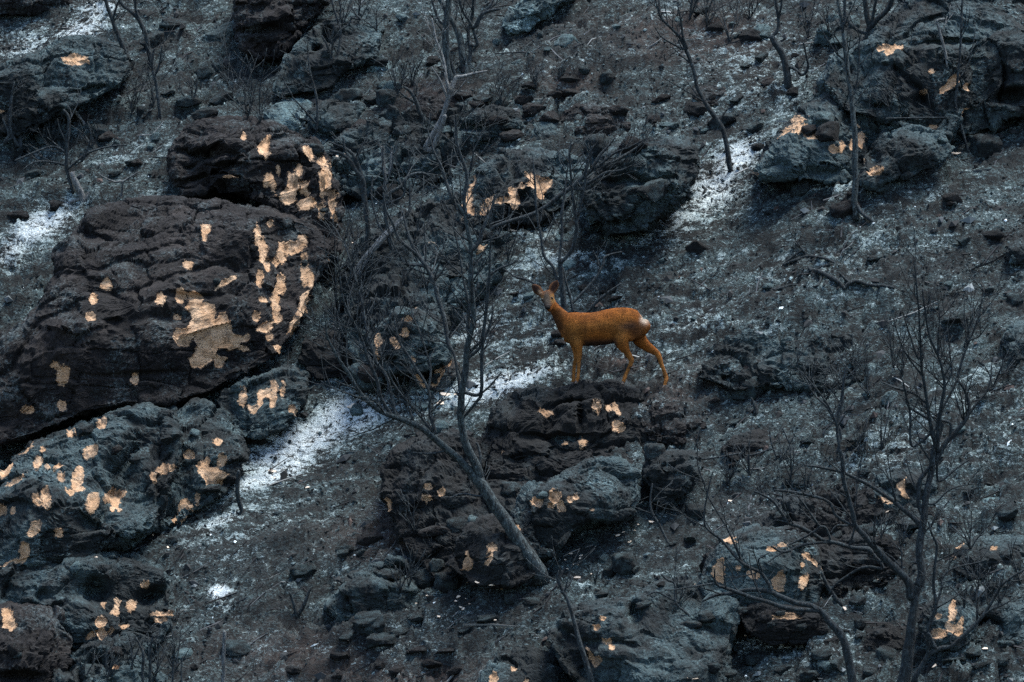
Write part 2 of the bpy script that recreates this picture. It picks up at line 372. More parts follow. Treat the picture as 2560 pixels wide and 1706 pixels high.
rock('grey slab-sided boulder with a big pinkish bare patch, a dark crack at its left', 'O',
     '393,955 440,925 520,938 566,1000 558,1085 520,1135 470,1160 420,1195 360,1218 378,1150 398,1060', 'grey', sit=.1, wf=.3, lean=.5, pits=.3,
     spall='G:1285,138 1330,120 1362,98 1370,150 1420,165 1492,210 1450,240 1430,300 1400,322 1360,300 1330,240 1300,190|G:1148,472 1180,375 1210,370 1268,422 1250,440 1190,462|G:1180,510 1215,480 1260,465 1240,490 1200,512',
     blobs='G:1235,80,72,44,15 1448,118,44,52 1140,510,16,24 1290,370,14,40|D:1420,1445,40,30 1030,1290,40,14', dents='G:1470,260,90,60,.14 1230,290,140,120,.07')
rock('grey boulder wedged under the huge left boulder, two ochre hook-shaped patches on it', 'O',
     '498,920 545,885 600,860 655,842 702,868 696,925 662,978 600,1008 560,1005 520,965', 'grey', sit=.1, wf=.42, lean=.5, pits=.3, dy=-.1,
     spall='D:1765,1045 1795,1042 1815,1080 1805,1160 1790,1222 1765,1222 1770,1170 1750,1165 1745,1130 1780,1110|D:1685,1130 1700,1110 1755,1098 1762,1125 1735,1150 1715,1170 1708,1225 1690,1220|D:1610,1205 1640,1215 1672,1225 1675,1258 1640,1255',
     blobs='D:1585,1160,40,84,12 1850,1110,14,50 1905,1240,36,40')
rock('low grey boulder at the bottom left with two dark caves and pinkish spots', 'O',
     '-40,1330 20,1300 100,1283 200,1275 300,1280 372,1312 402,1390 398,1440 330,1510 250,1505 175,1490 90,1420 0,1400', 'grey', sit=.05, wf=.4, lean=.55,
     spall='G:750,1285 775,1270 810,1305 847,1290 852,1365 800,1377 785,1330 758,1310|G:565,1285 590,1240 645,1230 620,1270',
     blobs='G:770,1035,28,28 762,1065,16,14 758,1112,38,42 680,1055,24,30 858,1062,52,58 652,1180,60,56 663,1250,36,62 1060,1118,80,24 1055,1160,40,20 805,1203,42,22,-25 945,937,32,26 715,1240,20,14',
     dents='G:620,940,230,130,.45 1000,965,140,90,.4 280,960,120,90,.18 1080,960,50,90,.1', cracks='G:7:.12:0,1020 150,1000 280,1050 420,1050')
rock('brown scorched boulder in the bottom left corner with one yellowish patch', 'O', '-40,1400 60,1385 130,1400 180,1462 170,1510 130,1570 110,1640 -40,1640', 'brown', sit=.05, wf=.4, lean=.4, dy=-.3,
     blobs='G:52,1140,60,80 55,1180,70,50 78,1212,26,28', dents='G:150,1500,300,60,.3')
rock('jagged grey rock with root-like ridges at the bottom edge below the spotted boulder', 'O', '128,1500 200,1478 290,1482 330,1520 380,1560 400,1640 110,1640', 'grey', name='rock', sit=.1, wf=.5, lean=.4, rough=1.6, dy=-.2,
     dents='G:430,1440,120,120,.3 620,1420,140,120,.3 520,1480,60,140,.2', blobs='G:760,1490,40,30')
rock('long dark boulder at the upper left with a deep shadow under its lower edge', 'O', '-50,190 0,165 60,120 140,88 210,84 262,102 300,140 302,172 270,200 215,235 160,255 110,290 50,318 0,310 -50,290', 'grey', sit=.12, wf=.5, lean=.5, dy=-.35,
     blobs='A:480,380,110,34 500,410,80,24 460,410,40,20 5,732,18,18', dents='A:640,570,300,90,.1')
rock('black overhanging rock in the top left corner', 'O', '-40,-60 160,-60 185,8 130,28 60,36 -40,40', 'brown', sit=.1, wf=.4, lean=.2)
rock('dark reddish crag at the top edge above the capstone boulder', 'O', '536,-50 770,-50 735,25 692,75 668,118 640,140 590,142 555,115 545,60', 'brown', sit=.05, wf=.35, lean=.3, strata=1.0, dy=-.1,
     dents='A:1800,200,260,60,.16 1700,60,160,80,.14', cracks='A:7:.14:1560,210 1700,190 1820,170 1920,150')
rock('tall pale grey leaning slab beside the reddish crag at the top', 'O', '628,205 650,150 680,98 735,52 790,20 850,10 880,60 868,130 800,165 760,205 690,225 640,232', 'grey', sit=.1, wf=.3, lean=.55, dy=-.05, dents='M:650,290,140,130,.35 540,400,100,80,.25', rough=.8)
rock('flat teal-grey slab left of the reddish crag at the top', 'O', '458,88 500,62 548,38 545,80 500,112', 'pale', sit=.2, wf=.3, lean=.6, rough=.5, name='rock')
rock('pale grey boulder just above the capstone boulder', 'O', '608,262 640,232 690,226 722,236 715,275 690,318 650,330 625,300', 'pale', sit=.1, wf=.45, lean=.6, rough=.8)
rock('blue-grey ridged boulder to the right of the pale one above the capstone', 'O', '705,285 730,232 770,215 810,218 832,245 815,290 770,315 735,330 700,320', 'grey', sit=.1, wf=.45, lean=.6, strata=.6)
rock('dark wedge rock with a pale top ledge right above the bent sapling', 'O', '770,330 790,290 830,275 880,290 850,330 800,355', 'brown', sit=.15, wf=.5, lean=.4, name='rock')
rock('blunt grey boulder left of the pale twin stems in the upper middle', 'O', '848,322 870,282 905,272 940,285 945,318 905,345 870,345', 'grey', sit=.15, wf=.5, lean=.55, rough=.8)
rock('long low slab reaching from the bent sapling toward the twin stems', 'O', '780,420 810,380 880,350 960,325 1000,330 985,370 940,400 880,430 820,445', 'grey', sit=.12, wf=.4, lean=.7, rough=.8, strata=.5)
rock('brown rounded mound behind the middle saplings near the top', 'O', '945,250 965,215 1020,195 1075,205 1100,235 1080,270 1020,295 965,285', 'brown', sit=.15, wf=.4, lean=.7)
rock('grey boulder with a black hollow under its right end in the upper middle', 'O', '1040,300 1080,262 1130,240 1185,250 1200,280 1170,310 1110,325 1060,345', 'grey', sit=.15, wf=.5, lean=.5, dy=-.25, dents='B:900,830,220,60,.3')
rock('pale mottled boulder by the upper multi-stemmed tree', 'O', '1018,108 1045,80 1090,76 1112,95 1095,120 1050,128', 'pale', sit=.2, wf=.45, lean=.6, rough=.8)
rock('upright pale stone with a broken reddish side near the top middle', 'O', '840,178 848,140 872,128 900,142 905,172 870,182', 'pale', sit=.15, wf=.5, lean=.3, name='stone')
rock('tall teal-grey boulder at the top edge right of the upper tree', 'O', '1148,65 1170,25 1200,-10 1230,-40 1330,-40 1320,0 1280,10 1250,45 1215,72 1175,75', 'pale', sit=.12, wf=.4, lean=.5, dy=-.15)
rock('brown ridged boulder on the slope above the flat dark boulder', 'O', '1275,290 1300,250 1350,232 1410,240 1460,262 1470,295 1420,318 1340,322 1290,315', 'brown', sit=.15, wf=.45, lean=.6, strata=.5)
rock('dark grey lump between the brown ridged boulder and the shadowed hollow', 'O', '1215,322 1222,285 1255,255 1285,275 1290,325 1262,352 1230,350', 'grey', sit=.12, wf=.5, lean=.5)
rock('broad grey boulder in the middle with a large ochre patch and smaller ones', 'O',
     '1060,500 1072,440 1105,385 1150,352 1210,335 1290,345 1345,380 1335,430 1290,480 1240,512 1150,525 1090,522', 'grey', sit=.1, wf=.42, lean=.55, pits=.3,
     spall='B:1255,1125 1310,1135 1350,1180 1425,1172 1427,1220 1395,1240 1390,1297 1360,1295 1340,1260 1330,1240 1280,1215 1290,1180|N:1480,600 1530,590 1555,610 1540,660 1510,700 1470,690',
     blobs='B:1183,1250,44,50 1195,1315,44,84 1245,1218,22,24 925,1185,36,46,20 893,1330,28,130,6 918,1390,20,30 1050,1310,46,60,20 1130,1312,60,24,-12 1040,1340,30,60', dents='B:1250,1280,90,70,.2 1180,1100,60,200,.06')
rock('flat-topped dark boulder with a craggy black right face in the upper middle', 'O',
     '1342,440 1372,385 1405,348 1460,328 1530,322 1606,334 1604,395 1580,450 1530,498 1470,540 1400,548 1358,515', 'grey', sit=.08, wf=.5, lean=.25, dy=-.35, rough=1.2, pits=.8, e=.6,
     cracks='B:8:.16:1720,1150 1900,1120 2100,1150 2280,1120')
rock('tilted grey rock in the gully with mottled pale patch and a black void below', 'O',
     '868,680 905,630 960,590 1030,560 1090,548 1130,570 1120,620 1080,640 1020,665 960,690 910,715', 'grey', sit=.2, wf=.4, lean=.4, dy=-.45,
     blobs='K:1070,110,70,90 970,200,100,80 1060,180,80,90 1150,190,60,70 1000,270,70,50 1310,160,34,36 1560,40,30,70 1220,240,40,40|E:975,170,44,46', dents='E:780,520,240,100,.4')
rock('rounded gully boulder with tan flecks above a black hollow', 'O',
     '845,800 862,750 905,715 955,708 1010,735 1045,790 1030,830 990,852 940,862 890,850', 'grey', sit=.1, wf=.5, lean=.35, dy=-.4, pits=.9,
     blobs='K:1180,515,60,36 1135,650,66,70 1080,660,40,30 975,730,50,60 1040,800,60,70 1245,975,34,24 785,920,26,60,-20 810,740,70,120 1210,360,40,14', dents='K:1400,900,200,140,.25 1500,860,80,60,.15 900,1020,200,160,.2')
rock('narrow split rock with an orange scorched face right of the gully boulder', 'O', '985,895 1000,850 1040,825 1060,835 1045,870 1015,900', 'brown', sit=.2, wf=.5, lean=.3, name='rock', dy=-.15,
     blobs='K:1550,1150,60,170,32 1640,1000,90,90,35 1500,1260,60,70,35', dents='K:1440,1230,60,60,.15')
rock('shard of rock leaning across the black hollow in the gully', 'K', '1190,1050 1290,1060 1370,1180 1400,1330 1330,1330 1240,1200', 'grey', sit=.1, wf=.6, lean=.2, name='rock', dy=-.25, blobs='K:1280,1150,34,200,-28 1340,1230,26,90,-20')
rock('dark block at the gully edge left of the black hollow', 'O', '690,830 700,785 740,760 800,765 842,800 840,850 800,868 730,872', 'black', sit=.1, wf=.45, lean=.4)
rock('craggy black boulder below the deer with its forefeet on the crest', 'O',
     '1070,1060 1100,1000 1145,940 1190,903 1240,890 1300,884 1350,880 1425,866 1475,900 1475,960 1440,1015 1400,1045 1320,1062 1250,1090 1190,1120 1120,1120', 'black', y=YD-.20, wf=.42, wb=.8, lean=.5, rough=1.1, pits=.9, e=.62, fz=.6,
     spall='E:1610,1425 1630,1410 1645,1425 1662,1440 1648,1478 1630,1475|H:1055,170 1090,130 1155,122 1150,195 1130,215 1115,180 1080,170|E:1830,1185 1850,1180 1885,1260 1870,1272',
     blobs='E:1520,1440,30,34 1810,1220,34,38 1893,1370,38,56,-25 1860,1340,26,42 1712,1225,16,34 1740,1235,10,34 1395,1260,50,22|H:1070,75,62,22,-12 1195,285,34,84,30 1635,10,22,30',
     dents='E:1180,1220,80,160,.25 1450,1390,420,50,.2 1620,1260,40,160,.16 1560,1180,220,40,.15 1800,1420,140,80,.1', cracks='O:8:.14:1100,1090 1200,1060 1300,1040 1420,1010')
rock('dark rock left of the leaning trunk with small orange flecks', 'O', '875,1085 905,1035 960,1000 1020,988 1085,1000 1105,1060 1095,1130 1050,1172 985,1195 920,1210 882,1165', 'black', sit=.1, wf=.42, lean=.35, dy=-.25, fz=.6,
     blobs='H:365,410,34,56 615,365,40,36 640,395,36,28 630,293,36,26 715,330,34,36|E:935,1345,100,50,-10 975,1350,30,50', cracks='H:9:-.05:360,330 440,230 520,100|H:9:-.04:480,440 600,260 720,180')
rock('smooth charcoal boulder with a row of ochre spots, right of the leaning trunk', 'O', '1172,1180 1215,1125 1290,1090 1370,1055 1430,1050 1468,1085 1470,1135 1440,1185 1370,1205 1310,1225 1280,1265 1230,1285 1190,1250', 'grey', sit=.08, wf=.4, lean=.35, dy=-.45, rough=.8, pits=.3,
     blobs='H:1350,395,52,50,30 1457,350,62,56 1455,380,40,30 1425,418,24,18 1495,415,28,45 1515,430,20,20 1555,375,26,26 1593,360,22,16 1700,440,12,10', dents='H:1700,560,260,100,.25')
rock('dark boulder at the foot of the leaning trunk with two upright yellow patches', 'O', '1028,1300 1045,1240 1085,1200 1140,1180 1200,1210 1240,1270 1235,1320 1180,1345 1090,1345', 'black', sit=.06, wf=.42, lean=.4, dy=-.45, rough=.8, pits=.3,
     spall='H:842,822 850,780 870,745 878,705 890,740 905,790 902,827|H:1015,672 1050,662 1080,675 1072,692 1045,712 1040,760 1020,808 995,802 1015,760 1003,740 1027,722', blobs='H:1205,562,26,44,-25')
rock('upright grey block between the smooth charcoal boulder and the brown bank', 'O', '1476,1100 1492,1052 1530,1035 1590,1038 1615,1072 1590,1125 1535,1165 1500,1150', 'grey', sit=.08, wf=.5, lean=.3, dy=-.25)
rock('sloping grey rock with a dark hollow beneath, at the lower middle', 'O', '748,1395 795,1335 850,1290 920,1282 955,1310 972,1365 935,1395 860,1410 790,1425', 'grey', sit=.1, wf=.4, lean=.6, dy=-.1, dents='H:400,860,220,90,.3', rough=.9)
rock('small grey knob beside the dark boulder with yellow patches', 'O', '990,1335 1000,1295 1030,1285 1055,1305 1050,1340 1020,1350', 'grey', sit=.1, wf=.5, lean=.4, name='stone')
rock('bluish pitted dome of rock at the bottom edge of the picture', 'O', '1075,1640 1105,1545 1150,1502 1205,1485 1265,1500 1310,1540 1340,1640', 'grey', sit=.1, wf=.4, lean=.6, rough=.7,
     blobs='H:1055,1545,40,60,25 1185,1472,22,20 1270,1560,24,26')
rock('broad pitted boulder at the bottom, a heart-shaped tan patch beside a thin sapling', 'O', '1250,1460 1285,1420 1360,1385 1450,1375 1540,1340 1600,1335 1660,1380 1690,1450 1680,1530 1660,1640 1400,1640 1300,1540', 'grey', sit=.05, wf=.36, lean=.5, pits=.6, fz=.6, rough=.75,
     spall='H:1665,1340 1690,1370 1702,1405 1752,1398 1747,1430 1725,1468 1698,1440 1678,1400', blobs='H:1740,1215,28,30 1800,1302,40,30,20 1830,1340,26,22 1770,1150,20,14',
     dents='H:1980,1120,120,140,.4 1580,1400,140,120,.14 2180,880,60,60,.15', cracks='H:9:.12:1420,1180 1560,1250 1760,1290 1960,1290|H:8:.14:1560,1470 1600,1560')
rock('rounded charcoal boulder at the lower right with bright ochre patches on both ends', 'O', '1605,1345 1625,1290 1655,1240 1740,1212 1830,1215 1882,1262 1896,1330 1875,1392 1800,1420 1690,1410 1630,1390', 'grey', sit=.06, wf=.42, lean=.4, dy=-.2, rough=.7, pits=.3,
     spall='I:318,832 350,772 387,760 385,930 350,912 330,880 308,850|I:702,900 730,882 768,838 793,890 775,972 745,972 708,930', blobs='I:410,622,66,30,12 342,580,30,34 305,660,90,14,-42 585,862,70,44,12 920,910,46,84,20 705,695,48,26 770,668,32,16 955,760,60,12,40 905,800,18,14 480,825,22,22')
rock('standing grey stone at the lower right below the charcoal boulder', 'O', '1588,1440 1612,1385 1640,1360 1690,1375 1702,1420 1690,1470 1640,1500 1600,1495', 'grey', sit=.05, wf=.55, lean=.1, name='stone', dy=-.35, rough=.8)
rock('dark undercut boulder lying over a strip of white ash at the lower right', 'O', '1690,1400 1760,1385 1850,1395 1905,1415 1895,1450 1850,1475 1770,1482 1715,1450', 'black', sit=.1, wf=.5, lean=.2, dy=-.3, blobs='L:660,940,40,8 745,935,60,12 760,920,40,8')
rock('grey rock behind the crossing branches at the right', 'O', '1785,1210 1830,1170 1880,1150 1925,1165 1935,1210 1900,1250 1845,1250', 'grey', sit=.1, wf=.45, lean=.5, blobs='I:965,572,36,44 1165,495,28,20 1285,412,18,22')
rock('brownish boulder behind the right tree with a triangular tan patch', 'O', '1985,1150 2010,1100 2065,1075 2130,1080 2160,1120 2145,1180 2090,1200 2020,1195', 'grey', sit=.1, wf=.45, lean=.5,
     spall='I:1518,285 1578,252 1565,290 1575,330 1602,368 1580,372 1558,340 1540,300', blobs='I:1415,415,26,52 1450,380,50,26,25')
rock('black hollowed rock behind the fork of branches at the lower right', 'O', '1880,1310 1900,1260 1960,1230 2040,1235 2090,1270 2070,1320 1990,1340 1920,1345', 'black', sit=.1, wf=.5, lean=.2, blobs='I:1065,760,36,34', dents='I:1150,700,300,120,.12')
rock('dark rock right of the big right trunk with a curved yellow patch', 'O', '2110,1440 2125,1390 2170,1365 2220,1375 2250,1420 2240,1470 2190,1495 2130,1485', 'grey', sit=.08, wf=.45, lean=.3, dy=-.3, rough=.8,
     spall='I:1835,1190 1860,1170 1890,1200 1920,1182 1948,1142 1962,1180 1942,1240 1948,1272 1900,1252 1870,1242 1845,1222', blobs='I:1888,1100,34,80 1880,1140,34,34 1790,1250,84,50 1786,1137,28,22')
rock('broad grey rock under the low right branch near the right edge', 'O', '2215,1440 2240,1400 2300,1385 2400,1380 2400,1470 2330,1480 2290,1500 2240,1480', 'grey', sit=.1, wf=.4, lean=.3, dents='I:2100,1200,180,120,.35')
rock('flat grey slab on the slope at the right edge above the low branch', 'O', '2175,1300 2200,1255 2270,1230 2400,1225 2400,1310 2300,1330 2220,1325', 'grey', sit=.1, wf=.35, lean=.75, rough=.8, blobs='I:1915,675,28,18 1940,655,18,14 2158,690,20,12 1880,750,24,16')
rock('pale grey stone in the slope beside the right edge', 'O', '2235,1170 2260,1145 2310,1140 2345,1160 2320,1180 2265,1188', 'pale', sit=.2, wf=.4, lean=.7, name='stone')
# upper right outcrop
rock('huge grey dome of the upper right outcrop with a row of small tan patches', 'O', '1735,405 1762,345 1805,292 1850,240 1910,205 1955,230 1985,300 1995,370 1975,425 1900,428 1820,415', 'grey', sit=.04, wf=.42, lean=.6, rough=.8, fz=.7, dy=-.1, pits=.3,
     blobs='C:1110,980,42,36 1163,960,20,44 1228,950,26,44 1282,920,32,64 1285,810,28,22 955,860,44,30 885,845,52,16,-38 850,822,60,10,-35 825,858,44,9,-35 970,897,26,10 605,1150,22,16 865,775,40,24,-15')
rock('dark upper mass of the outcrop at the top right with a splayed cream patch', 'O', '1885,190 1915,130 1990,85 2060,20 2110,-50 2420,-50 2420,60 2300,80 2230,120 2215,240 2160,330 2080,310 2000,280 1930,260', 'grey', sit=.12, wf=.3, lean=.6, rough=.95, dy=-.1, pits=.4,
     spall='C:1393,320 1440,288 1470,295 1500,278 1557,283 1550,307 1510,322 1500,352 1465,367 1448,345 1460,325 1410,342|C:1803,612 1810,580 1850,548 1870,510 1922,487 1917,540 1880,572 1830,602',
     blobs='C:1978,572,40,34 1970,750,36,56 1700,600,22,16 1755,833,30,20 1750,465,22,18', dents='C:1900,280,500,60,.2 1650,640,120,100,.2 1330,700,200,60,.15', cracks='C:8:.12:1560,220 1680,120 1800,70|C:8:.14:1480,440 1640,560 1740,720')
rock('lower ledge of the outcrop at the upper right with an ochre patch near its foot', 'O', '1975,420 1990,360 2030,300 2110,285 2170,310 2190,345 2150,385 2070,412 2000,430', 'grey', sit=.06, wf=.5, lean=.35, dy=-.4, rough=.85, pits=.3,
     blobs='C:1383,1118,74,36,-28 1280,1065,40,20,-10', dents='C:1450,820,120,70,.2 1340,960,60,200,.18')
rock('dark overhanging boulder of the outcrop at the right edge', 'O', '2195,110 2260,75 2420,60 2420,240 2360,262 2310,275 2275,300 2225,320 2195,300 2200,200', 'grey', sit=.1, wf=.5, lean=.25, dy=-.35, dents='C:2250,640,260,120,.4 2170,560,40,300,.2')
rock('crumbling reddish rock on the crest left of the outcrop', 'O', '1862,235 1885,180 1925,150 1985,140 2010,175 1985,225 1930,255', 'brown', sit=.1, wf=.5, lean=.5, rough=2.0, res=.02)
rock('long low bank of dark broken rock to the right of the deer', 'O', '1600,860 1640,805 1700,770 1780,760 1850,733 1935,738 2000,770 2030,830 2000,868 1900,890 1780,886 1690,896', 'grey', sit=.2, wf=.2, lean=.75, rough=1.4, pits=.6, dy=.05)
rock('brown earthy knob just right of the black boulder under the deer', 'O', '1470,960 1490,930 1550,920 1610,935 1630,970 1600,1010 1540,1025 1490,1010', 'brown', sit=.15, wf=.4, lean=.6, rough=1.6)
rock('round greenish stone half buried on the right slope below the dark rock bank', 'O', '1795,1110 1810,1082 1845,1070 1872,1085 1870,1112 1835,1125', 'grey', sit=.2, wf=.5, lean=.5, name='stone', rough=.6)
rock('dark low rock below the greenish stone on the right slope', 'O', '1655,1035 1690,1000 1750,985 1800,1000 1810,1035 1750,1060 1690,1060', 'black', sit=.15, wf=.4, lean=.7)
rock('grey rock at the right edge on the middle slope', 'O', '2300,800 2310,750 2345,735 2420,740 2420,830 2330,835', 'grey', sit=.12, wf=.45, lean=.5)
rock('bluish stone near the right edge above the tree top', 'O', '2308,590 2320,560 2350,545 2375,575 2365,610 2330,612', 'grey', sit=.15, wf=.5, lean=.4, name='stone')
rock('pale ledge of stone behind the stems above the deer head', 'O', '1215,610 1245,575 1310,560 1365,578 1375,612 1300,628', 'pale', sit=.25, wf=.25, lean=.9, rough=.5, name='rock')
rock('grey rock in shadow behind the main tree crown', 'O', '1005,580 1030,525 1080,500 1130,520 1135,570 1080,600', 'grey', sit=.2, wf=.4, lean=.5)
rock('mauve-grey rounded rock left of the main tree crown', 'O', '925,560 940,510 985,470 1040,480 1060,530 1010,565', 'brown', sit=.2, wf=.4, lean=.6)
rock('small dark dome at the base of the big right trunk', 'O', '1975,1500 1990,1450 2035,1430 2085,1445 2100,1490 2050,1515', 'black', sit=.12, wf=.5, lean=.4, name='stone')
rock('low broken rock between the ash strip and the right trunk', 'O', '1850,1500 1880,1465 1950,1450 1990,1480 1970,1520 1900,1530', 'black', sit=.15, wf=.5, lean=.5, name='rock', rough=1.5)
rock('dark boulder on the slope behind the broken stump at the top right', 'O', '1870,100 1885,60 1930,40 1970,60 1975,100 1930,115', 'grey', sit=.15, wf=.5, lean=.5)
rock('oval brown stone lying on the ashy slope left of the leaning stump', 'O', '1745,188 1765,178 1795,182 1798,198 1760,203', 'brown', sit=.2, wf=.5, lean=.4, name='stone')
rock('flat reddish rock on the ashy slope right of the brown ridged boulder', 'O', '1590,225 1610,200 1660,198 1695,215 1680,240 1620,245', 'brown', sit=.2, wf=.4, lean=.6, name='rock')
# low ledges of bedrock that tie the boulders together
rock('low black bedrock ledge joining the rocks under the deer down to the trunk foot', 'O', '885,1130 930,1050 1080,1010 1250,1000 1460,960 1560,990 1600,1060 1560,1150 1450,1190 1280,1290 1150,1345 1010,1335 920,1230', 'black', name='ledge', sit=.3, wf=.12, lean=.85, rough=1.0, dy=.1, fz=.8)
rock('long broken ledge of dark rock across the upper middle slope above the ochre-patched boulder', 'O', '780,330 900,260 1040,215 1200,235 1330,240 1480,265 1510,315 1350,365 1120,395 960,435 800,450 740,400', 'grey', name='ledge', sit=.3, wf=.26, lean=.85, rough=1.2, dy=.05, fz=1.1)
rock('broken dark ledge behind the branches of the big right tree', 'O', '1630,1290 1760,1200 1950,1120 2140,1070 2260,1130 2250,1260 2060,1350 1900,1420 1720,1420', 'black', name='ledge', sit=.3, wf=.2, lean=.85, rough=1.2, dy=.1, fz=1.1)
rock('rough dark ledge at the foot of the upper right outcrop', 'O', '1760,400 1860,250 1980,130 2200,40 2420,0 2420,270 2230,330 2060,415 1900,440', 'grey', name='ledge', sit=.25, wf=.22, lean=.75, rough=1.2, dy=0, fz=1.0)
rock('craggy ledge in the gully behind the main tree crown', 'O', '790,620 860,520 980,450 1130,440 1180,560 1150,640 1060,720 950,860 840,880 790,760', 'grey', name='ledge', sit=.3, wf=.24, lean=.8, rough=1.2, dy=.05, fz=1.0)
# ------------------------------------------------------------------ the ground mesh
def axis(lo, hi, step, out):
    core = np.arange(lo, hi, step); l, r = [], []
    d = step; v = lo
    while v > -out: d *= 1.35; v -= d; l.append(v)
    d = step; v = core[-1]
    while v < out: d *= 1.35; v += d; r.append(v)
    return np.array(l[::-1]+list(core)+r, np.float32)
GX, GY = axis(-7.6, 7.6, .0215, 70), axis(-9.2, 10.6, .0225, 70)
xx, yy = np.meshgrid(GX, GY); sh = xx.shape
zz = T(xx, yy)
P = np.stack([xx.ravel(), yy.ravel(), zz.ravel()*.5], 1).astype(np.float32)
# streaky relief that follows the contour lines, clods, and fine char crumbs
c_, s_ = math.cos(.24), math.sin(.24)
Pa = np.stack([(P[:, 0]*c_+P[:, 1]*s_), (-P[:, 0]*s_+P[:, 1]*c_)*1.9, P[:, 2]], 1)
rough = sstep(-.25, .3, pn(P*.45+5))
det = .12*fbm(Pa*1.3, 2)+.08*rough*ridge(Pa*2.6+3, 2)+.045*pn(Pa*6.1)+.032*(1-2.2*np.abs(pn(Pa*11.)))+.026*pn(Pa*21.)
f1_, e1_ = facets(Pa*np.array((.7, 1, 1), np.float32)+3, .55, .22); f2_, e2_ = facets(Pa*np.array((.6, 1, 1), np.float32)+11, .19, .22); f3_, _ = facets(Pa*np.array((.6, 1, 1), np.float32)+17, .075, .22)
strk = 1-2.3*np.abs(pn(Pa*np.array((.75, 3.1, 1.6), np.float32)+50)); strk2 = 1-2.3*np.abs(pn(Pa*np.array((2.1, 7.5, 3), np.float32)+70))
rough = .35+.65*rough
det += rough*(.34*f1_+.48*f2_-.06*sstep(.03, 0, e1_)+.070*strk+.034*strk2)+.40*f3_
# soil and debris banked against the boulders
for fx_, fy_, fw_, fh_, fs_ in FOOT:
    det += .05*min(fs_, 1.1)*np.exp(-(((P[:, 0]-fx_)/(.60*fw_))**2+((P[:, 1]-fy_+.1*fh_)/(.62*fh_/SLA+.1))**2)**2)
clod = np.clip(pn(Pa*8.7+40)-.18, 0, 1); det += .14*clod*rough
det += (.006*nrs.normal(size=len(P))).astype(np.float32)
fade = (np.abs(P[:, 0]) < 9) & (P[:, 1] > -11) & (P[:, 1] < 12)
det = np.where(fade, det, det*.3)
P[:, 2] = zz.ravel()+det
GZ = P[:, 2].reshape(sh)
def ground_z(x, y):
    """height of the finished ground mesh"""
    i = np.clip(np.searchsorted(GX, x)-1, 0, len(GX)-2); j = np.clip(np.searchsorted(GY, y)-1, 0, len(GY)-2)
    fx = (x-GX[i])/(GX[i+1]-GX[i]); fy = (y-GY[j])/(GY[j+1]-GY[j])
    return (GZ[j, i]*(1-fx)+GZ[j, i+1]*fx)*(1-fy)+(GZ[j+1, i]*(1-fx)+GZ[j+1, i+1]*fx)*fy
ny, nx = sh
a = (np.arange(ny-1)[:, None]*nx+np.arange(nx-1)[None]).ravel()
me = mesh_from('hillside', P, quads=np.stack([a, a+1, a+nx+1, a+nx], 1))
# ash: where white ash lies on the slope (X, Y, half width, half height, tilt deg, strength) - real deposits
PXg = 1280+P[:, 0]/(FRAME_W/2560*(P[:, 1]+CAMD)/CAMD); PYg = 853-P[:, 2]/(FRAME_W/2560*(P[:, 1]+CAMD)/CAMD)
ASH = zv('O', '690,1020,120,38,-24,.84 640,1085,110,22,-20,.75 800,955,90,40,-20,.8 930,930,60,30,-10,.5 1130,890,110,26,-14,.85 1210,860,90,16,-14,.7 '
              '1230,790,90,60,-10,.42 1100,760,60,50,0,.6 90,520,85,28,-24,.8 20,580,50,30,-24,.66 185,70,70,26,-22,.72 60,110,80,40,-20,.55 230,20,60,26,-20,.7 '
              '1690,365,66,34,-30,.78 1640,430,80,46,-50,.74 1560,500,90,46,-30,.58 1740,150,120,80,0,.42 1660,230,90,50,-10,.35 930,615,80,22,-14,.75 1010,560,70,18,-6,.6 '
              '960,520,50,16,0,.5 1300,590,70,30,0,.55 1250,560,60,40,0,.45 1610,740,80,30,-14,.45 1900,600,220,60,-8,.28 2050,1030,110,40,-14,.42 2250,900,120,40,-16,.36 1960,1120,60,30,0,.2 '
              '505,1360,17,9,0,1.5 515,1390,26,14,30,.5 1790,1478,80,12,0,.7 1900,1490,100,34,-6,.36 500,1200,90,14,-26,.6 570,1110,30,20,-30,.7 600,1180,200,60,-26,.22 '
              '1960,170,30,16,0,.3 300,360,80,24,-20,.35 340,470,80,18,-10,.35 140,470,60,12,-10,.6 1230,610,30,22,0,.5 2100,470,160,40,-12,.25 1950,430,70,14,-6,.45 '
              '1480,760,260,140,-8,.22 1180,650,90,40,0,.35 2300,1020,60,40,0,.3 1750,760,60,20,-10,.25 1140,200,90,50,-10,.15 1350,1440,100,40,0,.12 850,1500,140,50,0,.14')
ash = np.full(len(P), .08, np.float32)
for X, Y, rx, ry, t, s in ASH:
    rx *= 1.088*1.35; ry *= 1.088*1.5; t = math.radians(t); dx, dy = PXg-X, PYg-Y
    u = (dx*math.cos(t)+dy*math.sin(t))/rx; v = (-dx*math.sin(t)+dy*math.cos(t))/ry
    ash = np.maximum(ash, s*np.exp(-.8*(u*u+v*v)))
fattr(me, 'ash', ash)
def ash_at(X, Y):
    return max(s*math.exp(-.8*((((X-a)*math.cos(math.radians(t))+(Y-b_)*math.sin(math.radians(t)))/(rx*1.36))**2+((-(X-a)*math.sin(math.radians(t))+(Y-b_)*math.cos(math.radians(t)))/(ry*1.47))**2)) for a, b_, rx, ry, t, s in ASH)
BROWN = zv('O', '1560,80,200,60 860,1240,120,50 1430,830,60,20 930,1560,260,50 1530,920,90,40 700,1500,200,60 1720,860,160,30 1000,230,90,40 1300,180,80,40 900,1180,60,40')
br = np.zeros(len(P), np.float32)
for X, Y, rx, ry in BROWN:
    br = np.maximum(br, np.exp(-((PXg-X)/(rx*1.088))**2-((PYg-Y)/(ry*1.088))**2))
fattr(me, 'brown', br)
